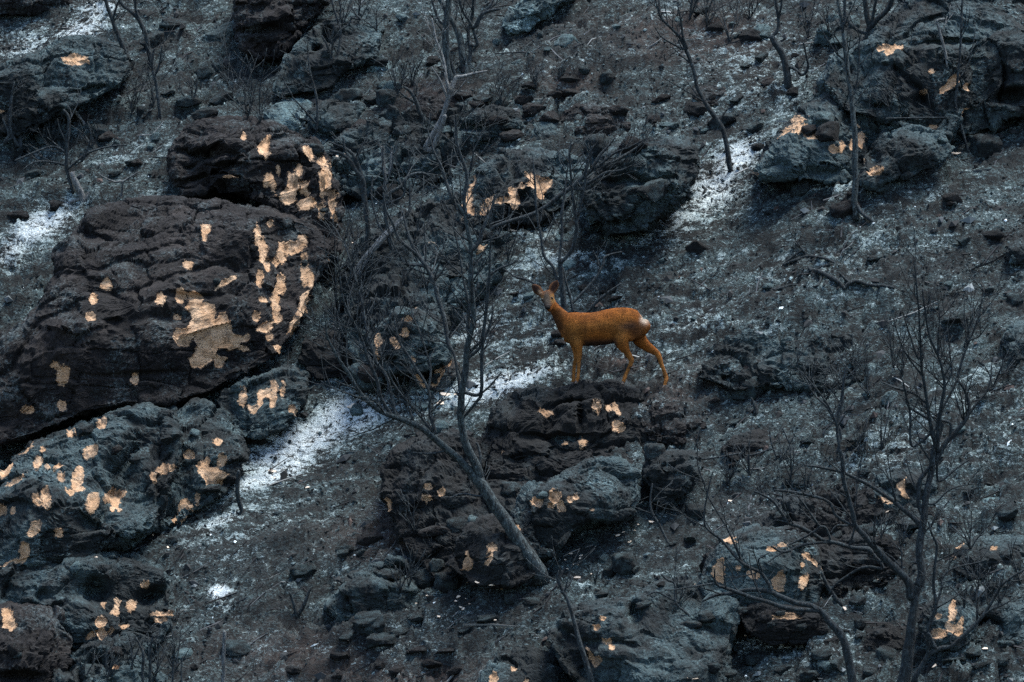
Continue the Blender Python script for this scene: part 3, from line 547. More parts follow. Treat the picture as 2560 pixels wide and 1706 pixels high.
SOOT = zv('O', '620,1270,240,90 900,1450,260,90 1700,1190,200,90 1540,940,130,50 1320,100,220,60 1950,1300,160,60 300,560,120,40 1080,1420,200,60 2200,620,130,50 700,180,140,50 1500,1250,120,60')
so = np.zeros(len(P), np.float32)
for X, Y, rx, ry in SOOT: so = np.maximum(so, np.exp(-((PXg-X)/(rx*1.088))**2-((PYg-Y)/(ry*1.088))**2))
fattr(me, 'soot', so)
m, nt, b = new_mat('burnt_ground'); n = NB(nt, False)
st = ((1.0, 2.3, 1.6), (0, 0, .24))
blk = n.noise(2.1, 5, .68, ((.75, 2.2, 1.4), (0, 0, .24))); big = n.noise(.7, 4, .6); med = n.noise(5, 5, .65, st); fine = n.noise(24, 4, .72, st); grit = n.noise(75, 3, .65, ((1, 1.7, 1.4), (0, 0, .24)))
mixn = n.math('ADD', n.math('MULTIPLY', blk, .42), n.math('ADD', n.math('MULTIPLY', fine, .30), n.math('MULTIPLY', med, .28)))
c = n.mix(n.ramp(mixn, .45, .585), (.0015, .0028, .0033), (.0180, .0325, .0355))
c = n.mix(n.math('MULTIPLY', n.ramp(n.math('ADD', n.math('MULTIPLY', fine, .5), n.math('MULTIPLY', grit, .5)), .515, .585, 0, 1), n.ramp(blk, .40, .60, .15, 1.0)), c, (.075, .116, .122))
c = n.mix(n.math('MULTIPLY', n.attr('brown').outputs['Fac'], n.ramp(med, .3, .6, .1, .75)), c, (.040, .026, .021))
c = n.mix(n.math('MULTIPLY', n.attr('soot').outputs['Fac'], n.ramp(n.noise(3, 4, .6), .35, .55, .35, .9)), c, n.mix(n.ramp(fine, .45, .6), (.0022, .0034, .0039), (.014, .022, .0245)))
asf = n.attr('ash').outputs['Fac']
med2 = n.noise(9, 3, .6, ((.8, 3.4, 2.2), (0, 0, .24)))
e = n.math('ADD', n.math('MULTIPLY', asf, .32), n.math('ADD', n.math('MULTIPLY', fine, .45), n.math('ADD', n.math('MULTIPLY', grit, .30), n.math('ADD', n.math('MULTIPLY', med2, .62), n.math('ADD', n.math('MULTIPLY', med, .35), n.math('MULTIPLY', blk, .55))))))
c = n.mix(n.ramp(e, 1.25, 1.41), c, n.mix(n.ramp(asf, .35, .85), n.mix(n.ramp(grit, .4, .65), (.095, .135, .14), (.27, .34, .35)), n.mix(n.ramp(grit, .4, .65), (.24, .285, .295), (.56, .615, .625))))
nt.links.new(c, b.inputs['Base Color'])
n.bump(n.math('ADD', fine, n.math('MULTIPLY', grit, .6)), b, .9, .03)
hillside = tag(link('hillside', me, m), kind='structure')
# ------------------------------------------------------------------ words for where a small thing stands, from the nearest landmark
_LM = '''O 520,370 capstone boulder|O 350,700 huge left boulder|O 200,1120 many-spotted boulder|O 480,1060 pinkish bare patch|O 610,930 hook-patched boulder|O 200,1390 bottom left cave boulder
O 60,1500 brown corner boulder|O 160,200 long upper left boulder|O 630,60 reddish crag|O 740,130 leaning slab|O 500,80 flat teal slab|O 670,270 pale boulder above the capstone|O 765,265 ridged blue-grey boulder
O 1020,255 brown mound|O 1110,290 boulder with the black hollow|O 1065,100 pale mottled boulder|O 870,155 upright pale stone|O 1210,30 teal-grey top boulder|O 1370,285 brown ridged boulder|O 1200,430 ochre-patched middle boulder
O 1470,430 flat-topped boulder|O 1000,630 mottled gully rock|O 950,790 round gully boulder|O 1280,970 deer's boulder|O 990,1090 orange-flecked rock|O 1320,1160 smooth spotted boulder|O 1130,1270 two-patch boulder|O 1540,1100 upright grey block
O 860,1350 sloping hollow rock|O 1200,1560 bluish dome|O 1470,1480 broad pitted boulder|O 1750,1310 patched charcoal boulder|O 1645,1440 standing grey stone|O 1800,1440 undercut boulder|O 2070,1140 triangle-patched boulder
O 2185,1430 curved-patch rock|O 2300,1280 flat right slab|O 1860,330 outcrop dome|O 2080,150 outcrop's upper mass|O 2080,350 outcrop's lower ledge|O 1820,820 dark rock bank|O 1550,970 brown earthy knob|O 1835,1095 greenish stone
O 1930,630 zigzag fallen branch|O 1660,330 slender curving tree|O 1960,420 tall straight tree|O 1800,180 jagged stump|O 1310,600 stems behind the deer|O 2110,1300 big right trunk|O 1900,1450 arching fallen trunk
O 220,440 split stump|O 280,60 two dark top left trees|O 350,200 thin grey sapling|O 550,1140 post-like stump|O 505,1370 white ash spot|O 690,1380 V-shaped snag|O 1040,150 top centre tree|O 1735,940 small black snag|O 1930,1030 right slope bush|O 1570,100 slope below the top right trees'''
LANDMARKS = [(zp(t.split(' ')[0], t.split(' ')[1])[0], t.split(' ', 2)[2]) for t in _LM.replace('\n', '|').split('|')]
WHERE = []
def where(o, X, Y, what):
    """remember a small thing; name_all() writes its label"""
    d = sorted((math.hypot(X-p[0], (Y-p[1])*1.2), i) for i, (p, n_) in enumerate(LANDMARKS))[0]
    p, n_ = LANDMARKS[d[1]]; dx, dy = X-p[0], Y-p[1]
    far = 'just ' if d[0] < 110 else ''
    rel = 'beside' if d[0] < 45 else (far+('below' if dy > 0 else 'above') if abs(dy) > 1.6*abs(dx) else far+('right of' if dx > 0 else 'left of') if abs(dx) > 1.6*abs(dy) else ('below' if dy > 0 else 'above')+' and '+('right of' if dx > 0 else 'left of'))
    WHERE.append((o, X, Y, what, f'{rel} the {n_}'))
def name_all():
    by = {}
    for w in WHERE: by.setdefault((w[3], w[4]), []).append(w)
    order = ['leftmost', 'second from left', 'third from left', 'fourth from left', 'fifth from left', 'sixth from left', 'seventh from left', 'eighth from left', 'ninth from left']
    for (what, rel), L in by.items():
        L.sort(key=lambda w: w[1])
        for i, w in enumerate(L):
            w[0]['label'] = f'{what} {rel}' if len(L) == 1 else f'{what} {rel}, {order[min(i, 8)] if i < len(L)-1 or len(L) > 9 else "rightmost"}'
bpy.context.view_layer.update()
_dg = bpy.context.evaluated_depsgraph_get()
def surface(X, Y):
    """first solid surface on the line of sight (trees and the deer are added later)"""
    d = Vector(world_at(X, Y, 0))-cam.location
    ok, loc, nor, _, ob, _ = S.ray_cast(_dg, cam.location, d.normalized())
    return (np.array(loc), np.array(nor)) if ok else (world_at(X, Y, hit(X, Y)), np.array((0, -.6, .8)))
# ------------------------------------------------------------------ small loose things on the slope
def stone_mesh(seed, n=22):
    u = np.linspace(0, math.pi, n); v = np.linspace(0, 2*math.pi, n+4, endpoint=False); k = n+4
    V = np.array([(math.sin(a)*math.cos(b_), math.sin(a)*math.sin(b_), math.cos(a)) for a in u for b_ in v], np.float32)
    V *= (1+.35*pn(V*1.1+seed*7)+.22*ridge(V*1.7+seed*3, 2)*.5+.10*pn(V*4+seed))[:, None]
    rs = np.random.RandomState(seed)
    for _ in range(9):
        nv_ = rs.normal(0, 1, 3); nv_ /= np.linalg.norm(nv_); sv = V@nv_; V = V-nv_[None]*(np.maximum(0, sv-sv.max()*rs.uniform(.5, .85))*.95)[:, None]
    V = V+.12*pn(V*4+seed)[:, None]*V+.10*pn(V*9+seed)[:, None]*V+.06*pn(V*19+seed)[:, None]*V
    Q = [(i*k+j, (i+1)*k+j, (i+1)*k+(j+1) % k, i*k+(j+1) % k) for i in range(n-1) for j in range(k)]
    me = mesh_from('stone', V, quads=Q); fattr(me, 'spall', np.full(len(V), -40.0)); return me
STONES = {}
def stone(X, Y, w, h, mat, label, group=None):
    if mat == 'black' and rnd.random() < .6: mat = 'grey'
    key = (mat, rnd.randrange(5))
    if key not in STONES:
        STONES[key] = stone_mesh(len(STONES)+1); STONES[key].materials.append(ROCK[mat])
    p, nn = surface(X, Y+h*.35); m = mpp(p[1]); o = bpy.data.objects.new('stone', STONES[key]); COL.objects.link(o)
    o.location = p+np.array((0, .16*h*m, h*.16*m)); o.scale = (w*.55*m, .5*(w+h)/2*m, h*.6*m); o.rotation_euler = (rnd.uniform(-.3, .3), rnd.uniform(-.15, .15)-.12, rnd.uniform(-.6, .6))
    asp = w/max(h, 1); what = ('small ' if w < 34 else 'broad ' if w > 58 else '')+('flat ' if asp > 2.1 else 'rounded ' if asp < 1.35 else '')+{'black': 'black', 'brown': 'scorched brown', 'grey': 'dark grey', 'pale': 'pale grey'}[mat]+' stone'
    where(o, X, Y, what); return tag(o, label, 'stone', group)
SG = [
 ('pale stone lying among the stones of the upper middle slope', 'stones on the upper middle slope', 'pale', 'B', '460,105,75,60 1200,70,0,0 1410,318,50,26 1220,400,120,36 390,560,120,70 330,780,0,0 340,550,60,50 1860,165,60,30 1070,270,70,40'),
 ('dark stone half sunk in the upper middle slope', 'dark stones on the upper middle slope', 'black', 'B', '300,400,160,70 120,620,160,110 660,390,110,60 1110,670,110,70 1310,560,120,50 1800,500,110,70 1130,830,150,60 1000,640,120,60 470,840,120,60 280,640,150,60 1550,510,130,40 1650,450,90,50'),
 ('grey stone on the upper left slope', 'stones on the upper left slope', 'grey', 'A', '1000,260,180,110 1340,470,110,90 1430,440,90,70 1240,660,150,70 330,890,170,120 100,1000,120,70 650,850,130,80 1100,600,90,40 1350,740,160,70 930,720,80,60 1450,640,180,80 760,1130,90,40 880,1060,100,50 1140,140,160,70 220,1130,110,50 1600,650,110,60'),
 ('bright teal-grey stone on the slope above the capstone', 'teal-grey stones above the capstone', 'pale', 'A', '1020,890,80,50 985,950,60,44 1390,740,40,40 1225,650,70,50'),
 ('brown stone on the left slope below the long upper left boulder', 'brown stones on the left slope', 'brown', 'A', '560,760,130,60 700,890,110,60 380,1330,130,60 120,1400,150,50 900,1060,70,44'),
 ('dark rock on the top right slope below the trees', 'rocks on the top right slope', 'black', 'C', '560,220,140,90 250,70,120,60 470,240,90,40 640,370,120,60 860,360,60,30 540,430,70,40 200,700,170,90 400,780,180,90 600,830,120,70 480,640,130,40 330,180,100,50 850,600,90,60 620,960,90,50'),
 ('pale stone on the top right slope', 'pale stones on the top right slope', 'pale', 'C', '640,200,120,90 1060,190,110,80 1150,260,120,50 100,130,60,60 450,150,50,24 260,850,60,30 40,810,120,50 1100,120,90,60 1240,140,90,90'),
 ('small pale stone on the open slope right of the deer', 'pale stones on the open slope', 'pale', 'F', '690,425,90,44 1855,410,90,50 1100,1110,60,36 200,640,50,26 1920,1360,110,50 1770,570,50,20 2290,240,80,60 2275,845,36,24'),
 ('dark clod-like rock on the open slope at the right', 'dark rocks on the open slope', 'black', 'F', '1380,240,90,40 1530,60,70,40 2130,450,60,36 2140,100,180,60 1960,130,100,60 2300,500,110,90 1900,650,170,70 2080,1150,70,40 930,1440,100,70 470,1320,100,50 1260,1420,120,60'),
 ('pale stone in the gully behind the main tree', 'stones in the gully', 'pale', 'E', '470,600,110,50 170,1230,90,70 570,1200,110,90 700,1340,110,80 1530,100,130,90 2160,260,70,30 1960,110,100,50 1280,490,80,40'),
 ('scorched stone on the slope behind the deer head', 'stones behind the deer', 'brown', 'E', '1200,480,70,26 1640,440,60,50 1770,465,40,24 1470,740,70,50 1850,510,90,30 1490,800,90,60'),
 ('dark stone in the debris below the leaning trunk', 'stones below the leaning trunk', 'grey', 'H', '70,710,90,60 190,720,70,46 690,800,90,100 1820,840,110,60 1240,910,160,70 1170,1010,80,70 1310,1030,100,50 550,1140,110,50 1010,1140,130,50 330,1290,180,110 1980,830,80,40 2230,660,50,26 100,1260,160,60 440,1230,120,50 1010,930,90,36 1760,980,140,50 2330,620,50,60 880,1220,120,40'),
 ('reddish clod on the brown bank at the bottom', 'clods on the brown bank', 'brown', 'H', '640,1440,160,60 820,1480,130,60 430,1480,120,60 560,1350,130,50 250,620,160,70 680,560,200,80 60,1390,130,60 740,1360,120,40 60,1520,100,50 330,1450,110,60'),
 ('dark stone on the slope in the lower left', 'stones on the lower left slope', 'black', 'G', '1130,640,70,60 1990,830,160,90 1550,1330,190,110 2260,700,110,70 1370,300,150,60 1500,230,110,50 1310,480,70,40 1900,1480,110,50'),
 ('grey stone among the rubble of the lower right', 'stones of the lower right rubble', 'grey', 'I', '1270,1030,100,70 1480,1370,190,120 1130,1440,130,80 1040,1370,150,70 1350,1500,120,60 1580,850,0,0 190,610,130,60 60,660,60,30 780,470,110,70 1310,190,80,50 1980,310,90,50 2240,430,200,110 900,1200,90,40 1280,1180,90,60 2150,930,80,50 2240,720,110,60 1130,600,110,60 1340,560,130,80 600,1420,120,70 780,1480,130,60 420,1500,110,60 950,1520,150,60 2080,1450,120,40 1900,1420,140,40 2260,1320,80,50 700,1190,60,30 320,1470,140,60'),
 ('scorched earthy rock in the upper centre above the ochre-patched boulder', 'rocks above the ochre-patched boulder', 'brown', 'B', '1070,780,140,60 1180,880,150,70 1420,760,110,100 1320,700,140,80 1250,640,120,60 960,680,140,60 1560,600,140,60 1860,720,150,70 2100,780,110,60 2150,640,120,50 1450,620,110,50 850,620,130,60'),
]
for label, grp, mat, z, s in SG:
    for v in zv(z, s):
        if v[2] > 0:
            k = ZONES[z][2]; stone(v[0], v[1], v[2]*k, v[3]*k, mat, label, grp)
# broken stones gathered along the feet of the boulders
for o in list(ROCKS):
    c0 = np.array(o.location); m = mpp(c0[1]); bb = np.array([v[:] for v in o.bound_box]); w_ = np.ptp(bb[:, 0])/m; zb = bb[:, 2].min()/m
    if w_ < 150: continue
    for _ in range(int(w_/95)):
        X = 1280+c0[0]/m+rnd.uniform(-.55, .55)*w_; Y = 853-c0[2]/m-zb*rnd.uniform(.75, 1.15)
        if not (10 < X < 2550 and 10 < Y < 1700) or ash_at(X, Y) > .3: continue
        w = rnd.choice((16, 20, 26, 34, 44, 60)); stone(X, Y, w*rnd.uniform(.9, 1.5), w*rnd.uniform(.6, 1), rnd.choice(('black', 'grey', 'grey', 'brown', 'pale')), '', 'broken stones at the feet of the boulders')
# pale flakes of stone fallen from the boulders
mf, nt, b = new_mat('fresh_stone_flake'); n = NB(nt); nt.links.new(n.mix(n.noise(30, 3), (.36, .27, .19), (.66, .58, .48)), b.inputs['Base Color']); n.bump(n.noise(60, 3), b, .4, .01)
FL = []
for i in range(4):
    k = 7; a = np.sort(nrs.uniform(0, 2*math.pi, k)); r = nrs.uniform(.6, 1, k); top = np.stack([np.cos(a)*r, np.sin(a)*r, np.full(k, .12)], 1); bt = top*1.08; bt[:, 2] = -.12
    V = np.vstack([top, bt, [[0, 0, .18], [0, 0, -.14]]]); F = []
    for j in range(k): j2 = (j+1) % k; F += [(j, j2, 2*k), (j2+k, j+k, 2*k+1), (j, j+k, j2+k), (j, j2+k, j2)]
    me_ = mesh_from('rock_flake', V, F=F, smooth=False); me_.materials.append(mf); FL.append(me_)
def flakes(zone, s, label, group):
    for v in zv(zone, s):
        k = ZONES[zone][2]; p, nn = surface(v[0], v[1]); mm = mpp(p[1]); o = bpy.data.objects.new('rock_flake', rnd.choice(FL)); COL.objects.link(o)
        o.location = p+nn*.012; w = v[2]*k*mm/2; h = (v[3] if len(v) > 3 else v[2]*.4)*k*mm/2
        o.scale = (w, max(h*1.25, w*.3), max(.02, h*.6)); q = Vector(nn*.6+np.array((0, -.15, .5))).to_track_quat('Z', 'Y'); o.rotation_euler = q.to_euler(); o.rotation_euler.rotate_axis('Z', rnd.uniform(-.35, .35))
        tag(o, label, 'rock flake', group)
        if group: where(o, v[0], v[1], ('thin ' if len(v) < 4 or v[2]/v[3] > 2.6 else 'chunky ')+('pale' if v[2]*k < 8 else 'cream')+' rock flake')
flakes('H', '890,915,44,14 945,915,40,12 1050,935,62,24 925,955,46,26 1038,978,48,14 830,1015,44,30 840,1078,34,16 862,1092,22,26 625,1002,30,10 557,1053,30,10 805,1040,28,14 1065,1163,34,10 700,1140,34,16 870,1025,16,8 1105,960,16,8 900,1058,14,8', 'cream flake of stone fallen below the boulder with two yellow patches', 'flakes below the leaning trunk')
flakes('H', '2085,522,44,18 1865,608,54,14 1905,592,34,14 1560,730,30,10 1630,745,34,14 1620,760,22,10 1580,800,22,10 1520,770,20,8 1605,885,70,14 1690,862,16,8 1950,650,24,10 1940,655,26,8 1540,830,20,8 1610,805,14,8 1980,580,24,10 2000,540,16,8', 'thin pale flake lying on the slope right of the leaning trunk foot', 'flakes right of the trunk foot')
flakes('K', '1640,1405,200,60 1590,1510,170,70 1760,1400,70,30', 'tan slab of stone on the ash by the main trunk in the gully', 'tan slabs in the gully')
flakes('I', '1455,462,46,36', 'bright white angular stone flake on the slope behind the right tree', None)
flakes('I', '1395,902,76,10 1470,888,24,16 2098,1352,50,20 2210,1404,36,18 1770,1470,36,46 850,370,14,10 432,386,34,18 450,1370,30,14 530,1268,16,14 1025,1025,24,12 1180,1085,30,40 205,928,14,16 150,1545,18,16 2360,590,20,10', 'pale flake of stone among the lower right rubble', 'flakes in the lower right rubble')
flakes('I', '200,1552,72,40', 'tan slab of stone at the bottom edge below the standing grey stone', None)
flakes('C', '1910,1005,90,14', 'long cream splinter of stone at the foot of the outcrop', None)
flakes('N', '1020,945,110,26 975,935,44,22 265,95,36,22 225,140,60,34 150,150,40,26 300,945,50,14', 'cream flake of stone on the ashy slope between the capstone and the main tree', 'flakes behind the main tree')
flakes('G', '1800,235,20,26 2015,300,50,24 1780,190,90,12 1095,690,20,20 630,755,40,30 1000,610,20,12', 'pale flake on the slope right of the pinkish bare patch', 'flakes right of the pinkish patch')
flakes('E', '140,1220,90,46 480,150,0.1,0.1 660,150,90,22 1180,70,100,16', 'tan scrap of bare stone on the slope around the main tree crown', 'scraps around the main tree crown')

# ------------------------------------------------------------------ char crumbs, gravel and stick litter: uncountable
def litter(name, N, size, aspect, tones, box=(-7.2, 7.2, -8.6, 9.8), clump=.0, stick=False, seed=1):
    rs = np.random.RandomState(seed); x = rs.uniform(box[0], box[1], N*2); y = rs.uniform(box[2], box[3], N*2)
    dens = .5+1.2*pn(np.stack([x*.9, y*.9, 0*x+seed], 1)); keep = rs.uniform(0, 1, N*2) < np.clip(dens*(1-clump)+clump*dens**2*2, .05, 1); x, y = x[keep][:N], y[keep][:N]; n = len(x)
    z = ground_z(x, y); c = np.stack([x, y, z], 1); s = size*np.exp(np.clip(rs.normal(0, .5, n), -1, .8))
    yaw = rs.normal(.24, .7 if not stick else .55, n); d = np.stack([np.cos(yaw), np.sin(yaw), np.zeros(n)], 1)
    d[:, 2] = SLA*d[:, 1]+SLB*d[:, 0]+rs.normal(0, .15 if not stick else .10, n); d /= np.linalg.norm(d, axis=1)[:, None]
    nrm = np.array((-SLB, -SLA, 1.0)); nrm /= np.linalg.norm(nrm); nn = nrm[None]+rs.normal(0, .25, (n, 3)); sd = np.cross(nn, d); sd /= np.linalg.norm(sd, axis=1)[:, None]; up = np.cross(d, sd)
    L = s*aspect*rs.uniform(.6, 1.4, n); w = s*rs.uniform(.6, 1.2, n); h = s*rs.uniform(.4, .9, n); c = c+up*(h*.35)[:, None]
    if stick:
        mid = c+sd*(rs.normal(0, .12, n)*L)[:, None]; V = []
        for q, r_ in ((c-d*L[:, None], .7), (mid, 1.0), (c+d*L[:, None], .4)):
            for a in (0, 2.09, 4.19): V.append(q+(math.cos(a)*sd+math.sin(a)*up)*(w*r_)[:, None])
        V = np.stack(V, 1); k = 9; T_ = []
        for r0_ in (0, 3):
            for a in range(3): a2 = (a+1) % 3; T_ += [(r0_+a, r0_+a2, r0_+3+a2), (r0_+a, r0_+3+a2, r0_+3+a)]
        T_ = np.array(T_)
    else:
        j = lambda: rs.uniform(.7, 1.3, n)[:, None]
        V = np.stack([c-d*L[:, None]*j(), c+sd*w[:, None]*j(), c+d*L[:, None]*j(), c-sd*w[:, None]*j(), c+up*h[:, None]*j(), c-up*h[:, None]], 1); k = 6
        T_ = np.array([(0, 4, 1)[::-1], (1, 4, 2)[::-1], (2, 4, 3)[::-1], (3, 4, 0)[::-1], (0, 5, 3)[::-1], (3, 5, 2)[::-1], (2, 5, 1)[::-1], (1, 5, 0)[::-1]])
    F = (np.arange(n)[:, None, None]*k+T_[None]).reshape(-1, 3); me_ = mesh_from(name, V.reshape(-1, 3), F=F, smooth=False)
    t = rs.choice(len(tones), n, p=[q[3] for q in tones]); colr_ = np.array([q[:3] for q in tones])[t]*rs.uniform(.6, 1.4, (n, 1))
    ca_ = me_.color_attributes.new('tone', 'FLOAT_COLOR', 'POINT'); ca_.data.foreach_set('color', np.repeat(np.concatenate([colr_, np.ones((n, 1))], 1), k, 0).astype(np.float32).ravel())
    o = link(name, me_, LIT); return tag(o, kind='stuff')
LIT, nt, b = new_mat('litter'); n = NB(nt, False); nt.links.new(n.attr('tone').outputs['Color'], b.inputs['Base Color'])
litter('char_crumbs', 60000, .0105, 1.5, [(.004, .0065, .007, .50), (.015, .025, .027, .35), (.045, .065, .068, .12), (.13, .18, .185, .022), (.45, .52, .54, .008)], clump=.6, seed=3)
litter('loose_gravel', 2600, .030, 1.25, [(.010, .012, .013, .5), (.025, .03, .033, .3), (.035, .026, .023, .1), (.08, .095, .10, .1)], clump=.7, seed=5)
litter('charred_stick_litter', 6500, .0055, 22, [(.012, .013, .015, .6), (.045, .05, .055, .3), (.14, .15, .15, .1)], stick=True, clump=.4, seed=8)
# ------------------------------------------------------------------ burnt trees, saplings, snags, fallen branches
bpy.context.view_layer.update()
_dg = bpy.context.evaluated_depsgraph_get()
def spline(pts, n):
    """Catmull-Rom through rows of pts"""
    pts = np.asarray(pts, float)
    if len(pts) == 2: pts = np.array([pts[0], pts.mean(0), pts[1]])
    q = np.vstack([2*pts[0]-pts[1], pts, 2*pts[-1]-pts[-2]]); out = []
    for i in range(1, len(q)-2):
        t = np.linspace(0, 1, n, endpoint=False)[:, None]; a, b, c, d = q[i-1], q[i], q[i+1], q[i+2]
        out.append(.5*((2*b)+(-a+c)*t+(2*a-5*b+4*c-d)*t**2+(-a+3*b-3*c+d)*t**3))
    return np.vstack(out+[pts[-1][None]])
def tube_arrays(C, R, sides):
    C = np.asarray(C, float); n = len(C); Tn = np.gradient(C, axis=0); Tn /= np.linalg.norm(Tn, axis=1)[:, None]+1e-9
    up = np.array((0, 1.0, 0)); A = np.cross(Tn, up); ln = np.linalg.norm(A, axis=1)
    A[ln < .05] = (1, 0, 0); A /= np.linalg.norm(A, axis=1)[:, None]; B = np.cross(Tn, A)
    th = np.linspace(0, 2*math.pi, sides, endpoint=False)
    V = C[:, None]+R[:, None, None]*(np.cos(th)[None, :, None]*A[:, None]+np.sin(th)[None, :, None]*B[:, None])
    i = np.arange(n-1)[:, None]*sides; j = np.arange(sides)[None]; k = (j+1) % sides
    Q = np.stack([i+j, i+k, i+sides+k, i+sides+j], 2).reshape(-1, 4)
    V = np.vstack([V.reshape(-1, 3), C[-1][None]+Tn[-1]*R[-1], C[0][None]]); last = (n-1)*sides
    F = [(last+a, last+(a+1) % sides, n*sides) for a in range(sides)]+[((a+1) % sides, a, n*sides+1) for a in range(sides)]
    return V, Q, np.array(F)
class Bag:
    def __init__(s): s.V, s.Q, s.F, s.n = [], [], [], 0
    def tube(s, C, R, sides=6, knob=0.0):
        R = np.asarray(R, float)
        if knob: R = R*(1+knob*pn(np.asarray(C)*9+rnd.random()*30)+knob*.6*pn(np.asarray(C)*23))
        V, Q, F = tube_arrays(C, R, sides); s.V.append(V); s.Q.append(Q+s.n); s.F.append(F+s.n); s.n += len(V)
    def mesh(s, name, origin):
        return mesh_from(name, np.vstack(s.V)-origin, F=np.vstack(s.F), quads=np.vstack(s.Q))
def twig(bag, p, d, L, r, depth):
    n = max(3, int(L/.07)); C = [p]; d = d/np.linalg.norm(d); bend = nrs.normal(0, .10, 3)*(1, .5, .6)
    for i in range(n):
        d = d+bend*.35+nrs.normal(0, .09, 3)+np.array((0, 0, .05)); d /= np.linalg.norm(d); C.append(C[-1]+d*L/n)
    C = np.array(C); R = np.linspace(r, max(.0032, r*.4), n+1)
    bag.tube(C, R, 4 if r < .012 else 5)
    if depth > 0 and L > .14:
        for _ in range(rnd.choice((1, 2, 2, 3))):
            k = rnd.randint(1, n-1); a = nrs.normal(0, 1, 3); a[1] *= .6; a -= d*np.dot(a, d); a /= np.linalg.norm(a)+1e-6
            twig(bag, C[k], d*.9+a*.65, L*rnd.uniform(.4, .7), R[k]*.8, depth-1)
TREES = []
def tree(label, limbs, cat='tree', name='burnt_tree', mat='char', base=None, sink=.06, group=None, twigs=1.0, y=None, dy=0.0, knob=.12, trunk_part='trunk', lie=False):
    """limbs: list of (zone, 'x,y,r x,y,r ...', density of twigs) - the first is the trunk; r in zone units; each later limb starts at the nearest point of an earlier one"""
    root = None; done = []; by = y
    for li, lb in enumerate(limbs):
        zone, s = lb[0], lb[1]; dens = (lb[2] if len(lb) > 2 else 1.0)*twigs
        v = zv(zone, s); k = ZONES[zone][2]; X = np.array([q[0] for q in v]); Y = np.array([q[1] for q in v]); Rp = np.array([q[2]*k*(1 if q[2] > 28 else 1.42) for q in v])*(.96 if zone == 'T' and li == 0 else .88 if zone in 'TE' else .82 if zone in 'IF' else 1.0)
        if li == 0:
            if by is None: by = surface(X[0], Y[0])[0][1]
            by += dy; sy = by; par = None
        else:
            best = None
            for pi, (PX, PY, PD, PR) in enumerate(done):
                d = np.hypot(PX-X[0], PY-Y[0]); j = int(np.argmin(d))
                if best is None or d[j] < best[0]: best = (d[j], pi, j)
            _, pi, j = best; sy = done[pi][2][j]
            if best[0] > 1: X = np.concatenate([[done[pi][0][j]], X]); Y = np.concatenate([[done[pi][1][j]], Y]); Rp = np.concatenate([[min(Rp[0]*1.1, done[pi][3][j]*.9)], Rp])
        arc = np.concatenate([[0], np.cumsum(np.hypot(np.diff(X), np.diff(Y)))])*mpp(by)
        k_ = rnd.uniform(-.38, .25) if li else rnd.uniform(-.12, .04)
        D = sy+k_*arc
        if lie: D = np.array([min(surface(a, b)[0][1], 99)-r_*mpp(by)*.7 for a, b, r_ in zip(X, Y, Rp)])
        Dn = spline(np.stack([X, Y, D, Rp], 1), 7); m = mpp(by)
        C = np.array([world_at(a, b, d) for a, b, d in Dn[:, :3]]); R = np.maximum(Dn[:, 3]*m, .0035)
        wob = pn(C*4+li)[:, None]*np.array((1, 1, .3))*np.minimum(R*1.3, .02)[:, None]; wob[0] = 0; C = C+wob
        done.append((Dn[:, 0], Dn[:, 1], Dn[:, 2], Dn[:, 3]))
        if li == 0:
            if not lie:
                t0 = C[0]-C[1]; t0 /= np.linalg.norm(t0); t0 = t0*.5+np.array((0, .35, -1)); t0 /= np.linalg.norm(t0)
                C = np.vstack([C[0]+t0*max(sink, R[0]*1.6), C]); R = np.concatenate([[R[0]*1.25], R])
            origin = C[1 if not lie else 0].copy(); root = bpy.data.objects.new(name, None); COL.objects.link(root); root.location = origin
            root.empty_display_size = .2; tag(root, label, cat, group); TREES.append(root)
        big = R.max(); sides = 12 if big > .05 else 8 if big > .02 else 6
        bag = Bag(); bag.tube(C, R, sides, knob)
        part = link(trunk_part if li == 0 else 'branch', bag.mesh('trunk' if li == 0 else 'branch', origin), BARK['grey' if mat == 'char' and big > .045 else mat], parent=root)
        L = arc[-1]; nt_ = int(dens*L*6.5*rnd.uniform(.8, 1.2)); tb = Bag()
        for _ in range(nt_):
            t = rnd.uniform(.25 if li else .5, 1.0); i = min(len(C)-2, int(t*(len(C)-1))); d = C[i+1]-C[i]; d /= np.linalg.norm(d)
            a = nrs.normal(0, 1, 3); a[1] *= .6; a[2] += .5; a -= d*np.dot(a, d); a /= np.linalg.norm(a)+1e-6
            twig(tb, C[i], d*.8+a*.8, rnd.uniform(.18, .55)*min(1.2, .5+L*.4), max(.0055, min(.012, R[i]*.45)), 1)
        if tb.n: tag(link('twigs', tb.mesh('twigs', origin), BARK[mat], parent=part), kind='stuff')
    return root
def scrub(label, zone, spots, hgt, mat='char', group=None, lean=(0, .2), cat='burnt shrub', name='burnt_shrub', stems=(3, 5), rad=.008):
    """a small burnt shrub: several thin stems out of one root; spots 'x,y[,height factor]'"""
    out = []
    for v in zv(zone, spots):
        p, nn = surface(v[0], v[1]); f = v[2] if len(v) > 2 else 1
        root = bpy.data.objects.new(name, None); COL.objects.link(root); root.location = p; root.empty_display_size = .1
        lb = label(len(out)) if callable(label) else label
        tag(root, lb, cat, group); where(root, v[0], v[1], 'thin burnt shrub')
        for s in range(rnd.randint(*stems)):
            b = Bag(); d = np.array((lean[0]+rnd.gauss(0, .32), rnd.gauss(-.1, .2), 1.0)); d /= np.linalg.norm(d)
            twig(b, p-d*.04, d, hgt*f*rnd.uniform(.6, 1.1), rad*rnd.uniform(.9, 1.4), 2 if rnd.random() < .4 else 1)
            link('stem', b.mesh('stem', p), BARK[mat], parent=root)
        out.append(root)
    return out

